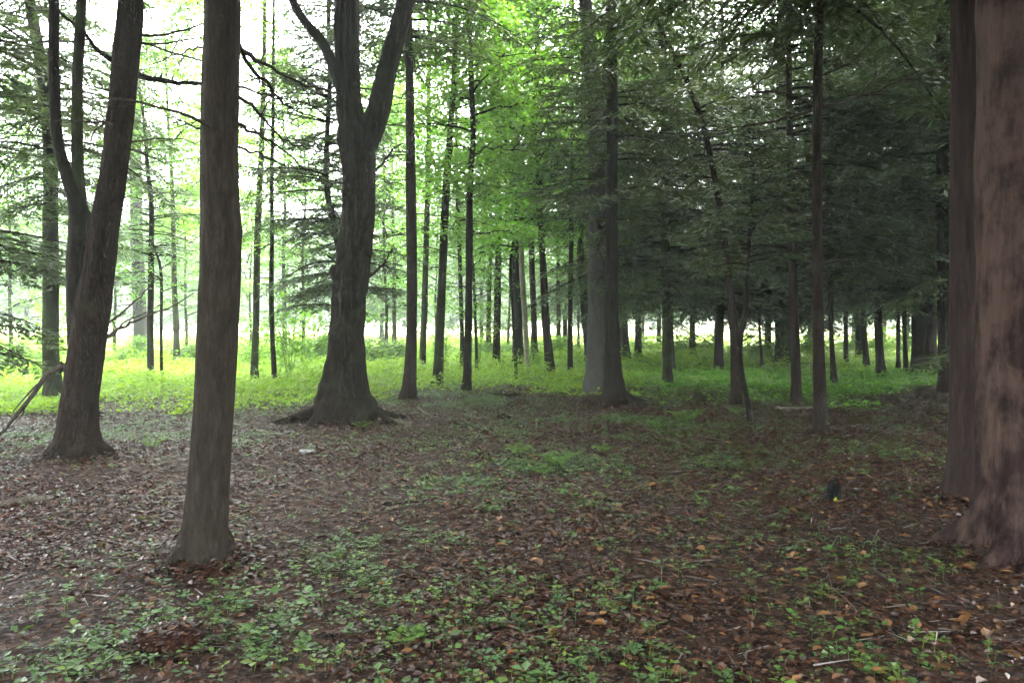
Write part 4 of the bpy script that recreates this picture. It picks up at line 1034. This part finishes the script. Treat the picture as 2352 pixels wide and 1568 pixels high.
# seedlings: small plants of three to five leaflets
patches = [(900, 1330, 420, 1.0, 1.0), (700, 1300, 260, .8, .6), (1150, 1420, 420, .9, .9), (1500, 1480, 380, .8, .9), (1750, 1530, 320, .6, .7), (1250, 1250, 400, .5, 1.0), (300, 1480, 420, .5, 1.0), (1330, 1020, 260, 1.6, 1.1), (1480, 985, 200, 1.6, 1.0), (1750, 1040, 260, 1.2, .9), (1250, 1060, 120, .8, .7), (1900, 1290, 300, .35, 1.0),
           (620, 940, 120, .8, 1.2), (1000, 915, 150, 1.4, 1.0), (300, 985, 160, .9, 1.3), (500, 1010, 120, .5, 1.2), (60, 1000, 120, .6, 1.4), (1100, 1120, 260, .35, 1.0)]
n = 300000
x, y = scatter(n, 2.6, 18)
dn = np.full(n, .10)
for X, Y, wx, a, sy in patches:
    p = ground_at(X, Y); sx = wx / F * p[1] * 1.0
    dn += a * np.exp(-((x - p[0]) / sx) ** 2 - ((y - p[1]) / (sy * (.35 + .06 * p[1] ))) ** 2)
dn = np.minimum(dn, .62) * (.12 + .88 * smooth(.36, .72, .6 * vnoise(x / .55, y / .55, 0, 41) + .4 * vnoise(x / .2, y / .2, 0, 43))) * (.4 + .6 * smooth(.3, .6, vnoise(x / 1.7, y / 1.7, 0, 42)))
kp = rs.rand(n) < dn * .6
x, y = x[kp], y[kp]; n = len(x)
h = rs.uniform(.012, .055, n) * (1 + .6 * (rs.rand(n) < .12)); nl = 4
psz = rs.uniform(.65, 1.25, n) * np.where(rs.rand(n) < .15, 1.5, 1.0)
az0 = rs.uniform(0, 6.28, n)
Vs, Cs = [], []
base_c = .72 * np.array([(.058, .125, .026), (.048, .108, .022), (.100, .165, .022), (.040, .095, .030)])[rs.choice(4, n, p=[.4, .3, .2, .1])]
for j in range(nl):
    az = az0 + j * 6.28 / nl + rs.normal(size=n) * .3
    D = unit(np.stack([np.cos(az), np.sin(az), rs.uniform(-.15, .35, n)], -1))
    P = np.stack([x, y, gz(x, y) + h * rs.uniform(.75, 1.1, n)], -1) + D * .008
    ln = rs.uniform(.020, .042, n) * psz
    V, Fq = leaf_quads(P, D, ln, ln * rs.uniform(.55, .8, n), rs, flop=.22)
    Vs.append(V); Cs.append(np.repeat(base_c * rs.uniform(.75, 1.3, (n, 1)), 4, 0))
V = np.concatenate(Vs); C = np.concatenate(Cs)
Vb = np.stack([x, y, gz(x, y)], -1); top = Vb + np.stack([rs.normal(size=n) * .006, rs.normal(size=n) * .006, h], -1)
e = np.array([.0018, 0, 0])
SV = np.stack([Vb - e, Vb + e, top + e, top - e], 1).reshape(-1, 3)
o = obj('seedlings', mk_mesh('seedlings', [(V, np.arange(len(V)).reshape(-1, 4), C, 0, False), (SV, np.arange(len(SV)).reshape(-1, 4), np.repeat(base_c * .8, 4, 0), 0, False)], [M['herb']]))
tag(o, 'small green seedlings carpeting parts of the leaf litter', kind='stuff')

# herb layer / grass between the litter and the field
n = 330000
y = 13 + 52 * rs.rand(n) ** 1.7
x = rs.uniform(-.78, .78, n) * y
g = grassness(x, y)
X = CX + x / y * F
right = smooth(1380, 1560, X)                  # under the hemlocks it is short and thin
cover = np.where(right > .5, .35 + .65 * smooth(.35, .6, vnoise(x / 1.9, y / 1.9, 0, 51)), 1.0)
kp = rs.rand(n) < g * cover
x, y, right, g = x[kp], y[kp], right[kp], g[kp]; n = len(x)
hh = (.06 + .42 * smooth(.25, .8, .6 * vnoise(x / 1.5, y / 1.5, 0, 52) + .4 * vnoise(x / .45, y / .45, 0, 53))) * (1 - .62 * right * (1 - smooth(24, 30, y))) * (.35 + .65 * g)
z = gz(x, y) + hh * rs.rand(n) ** .7
az = rs.uniform(0, 6.28, n)
up = rs.uniform(-.3, .9, n)
D = unit(np.stack([np.cos(az), np.sin(az), up], -1))
ln = rs.uniform(.06, .15, n) * (.75 + .012 * y)
V, Fq = leaf_quads(np.stack([x, y, z], -1), D, ln, ln * rs.uniform(.22, .5, n), rs, flop=.4)
c = np.array([.165, .275, .026])[None, :] * rs.uniform(.75, 1.25, (n, 1)) * np.stack([rs.uniform(.85, 1.15, n), np.ones(n), rs.uniform(.7, 1.4, n)], -1)
c = c * (1 - (right * (1 - smooth(21, 28, y)))[:, None] * np.array([.52, .30, .1]))  # greener under the hemlocks, with their shade also put into the leaf colour
# taller leafy stems standing out of it
m_ = 2600
ty = 16 + 34 * rs.rand(m_) ** 1.3; tx = rs.uniform(-.78, .78, m_) * ty
tr = smooth(1380, 1560, CX + tx / ty * F)
kp = (rs.rand(m_) < grassness(tx, ty) * smooth(.42, .6, vnoise(tx / 2.1, ty / 2.1, 0, 61))) & ((tr < .4) | (ty > 25))
tx, ty = tx[kp], ty[kp]; m_ = len(tx)
th_ = rs.uniform(.35, .95, m_)
q_ = 22
u_ = rs.uniform(.25, 1.0, (m_, q_))
lx = tx[:, None] + rs.normal(size=(m_, q_)) * .07 * (1.3 - u_); ly = ty[:, None] + rs.normal(size=(m_, q_)) * .07 * (1.3 - u_)
lz = gz(tx, ty)[:, None] + th_[:, None] * u_
az = rs.uniform(0, 6.28, m_ * q_)
D2 = unit(np.stack([np.cos(az), np.sin(az), rs.uniform(-.5, .4, m_ * q_)], -1))
l2_ = rs.uniform(.05, .12, m_ * q_)
V2, F2 = leaf_quads(np.stack([lx.ravel(), ly.ravel(), lz.ravel()], -1), D2, l2_, l2_ * rs.uniform(.3, .6, m_ * q_), rs, flop=.4)
c2 = np.repeat(np.array([.135, .255, .018])[None, :] * rs.uniform(.55, 1.3, (m_, 1)), q_, 0) * rs.uniform(.8, 1.2, (m_ * q_, 1))
V = np.concatenate([V, V2]); Fq = np.arange(len(V)).reshape(-1, 4); c = np.concatenate([c, c2])
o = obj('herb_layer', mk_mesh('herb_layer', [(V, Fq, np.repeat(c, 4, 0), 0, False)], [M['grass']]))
tag(o, 'bright yellow green herbs and grass between the litter and the field', kind='stuff')

# ------------------------------------------------------------------ mist
m, t, N, L = new_mat('mist')
out, pv = N('OutputMaterial'), N('VolumePrincipled')
pv.inputs['Color'].default_value = (.86, .98, .89, 1)
pv.inputs['Density'].default_value = .0017
pv.inputs['Anisotropy'].default_value = .25
L(pv.outputs[0], out.inputs['Volume'])
hv = np.array([[sx * 440, sy * 440, z] for z in (-1.5, 32) for sx, sy in ((-1, -1), (1, -1), (1, 1), (-1, 1))], float)
hf = np.array([[3, 2, 1, 0], [4, 5, 6, 7], [0, 1, 5, 4], [1, 2, 6, 5], [2, 3, 7, 6], [3, 0, 4, 7]])
tag(obj('haze', mk_mesh('haze', [(hv, hf, None, 0, False)], [m])), 'pale wet mist hanging in the air', kind='stuff')
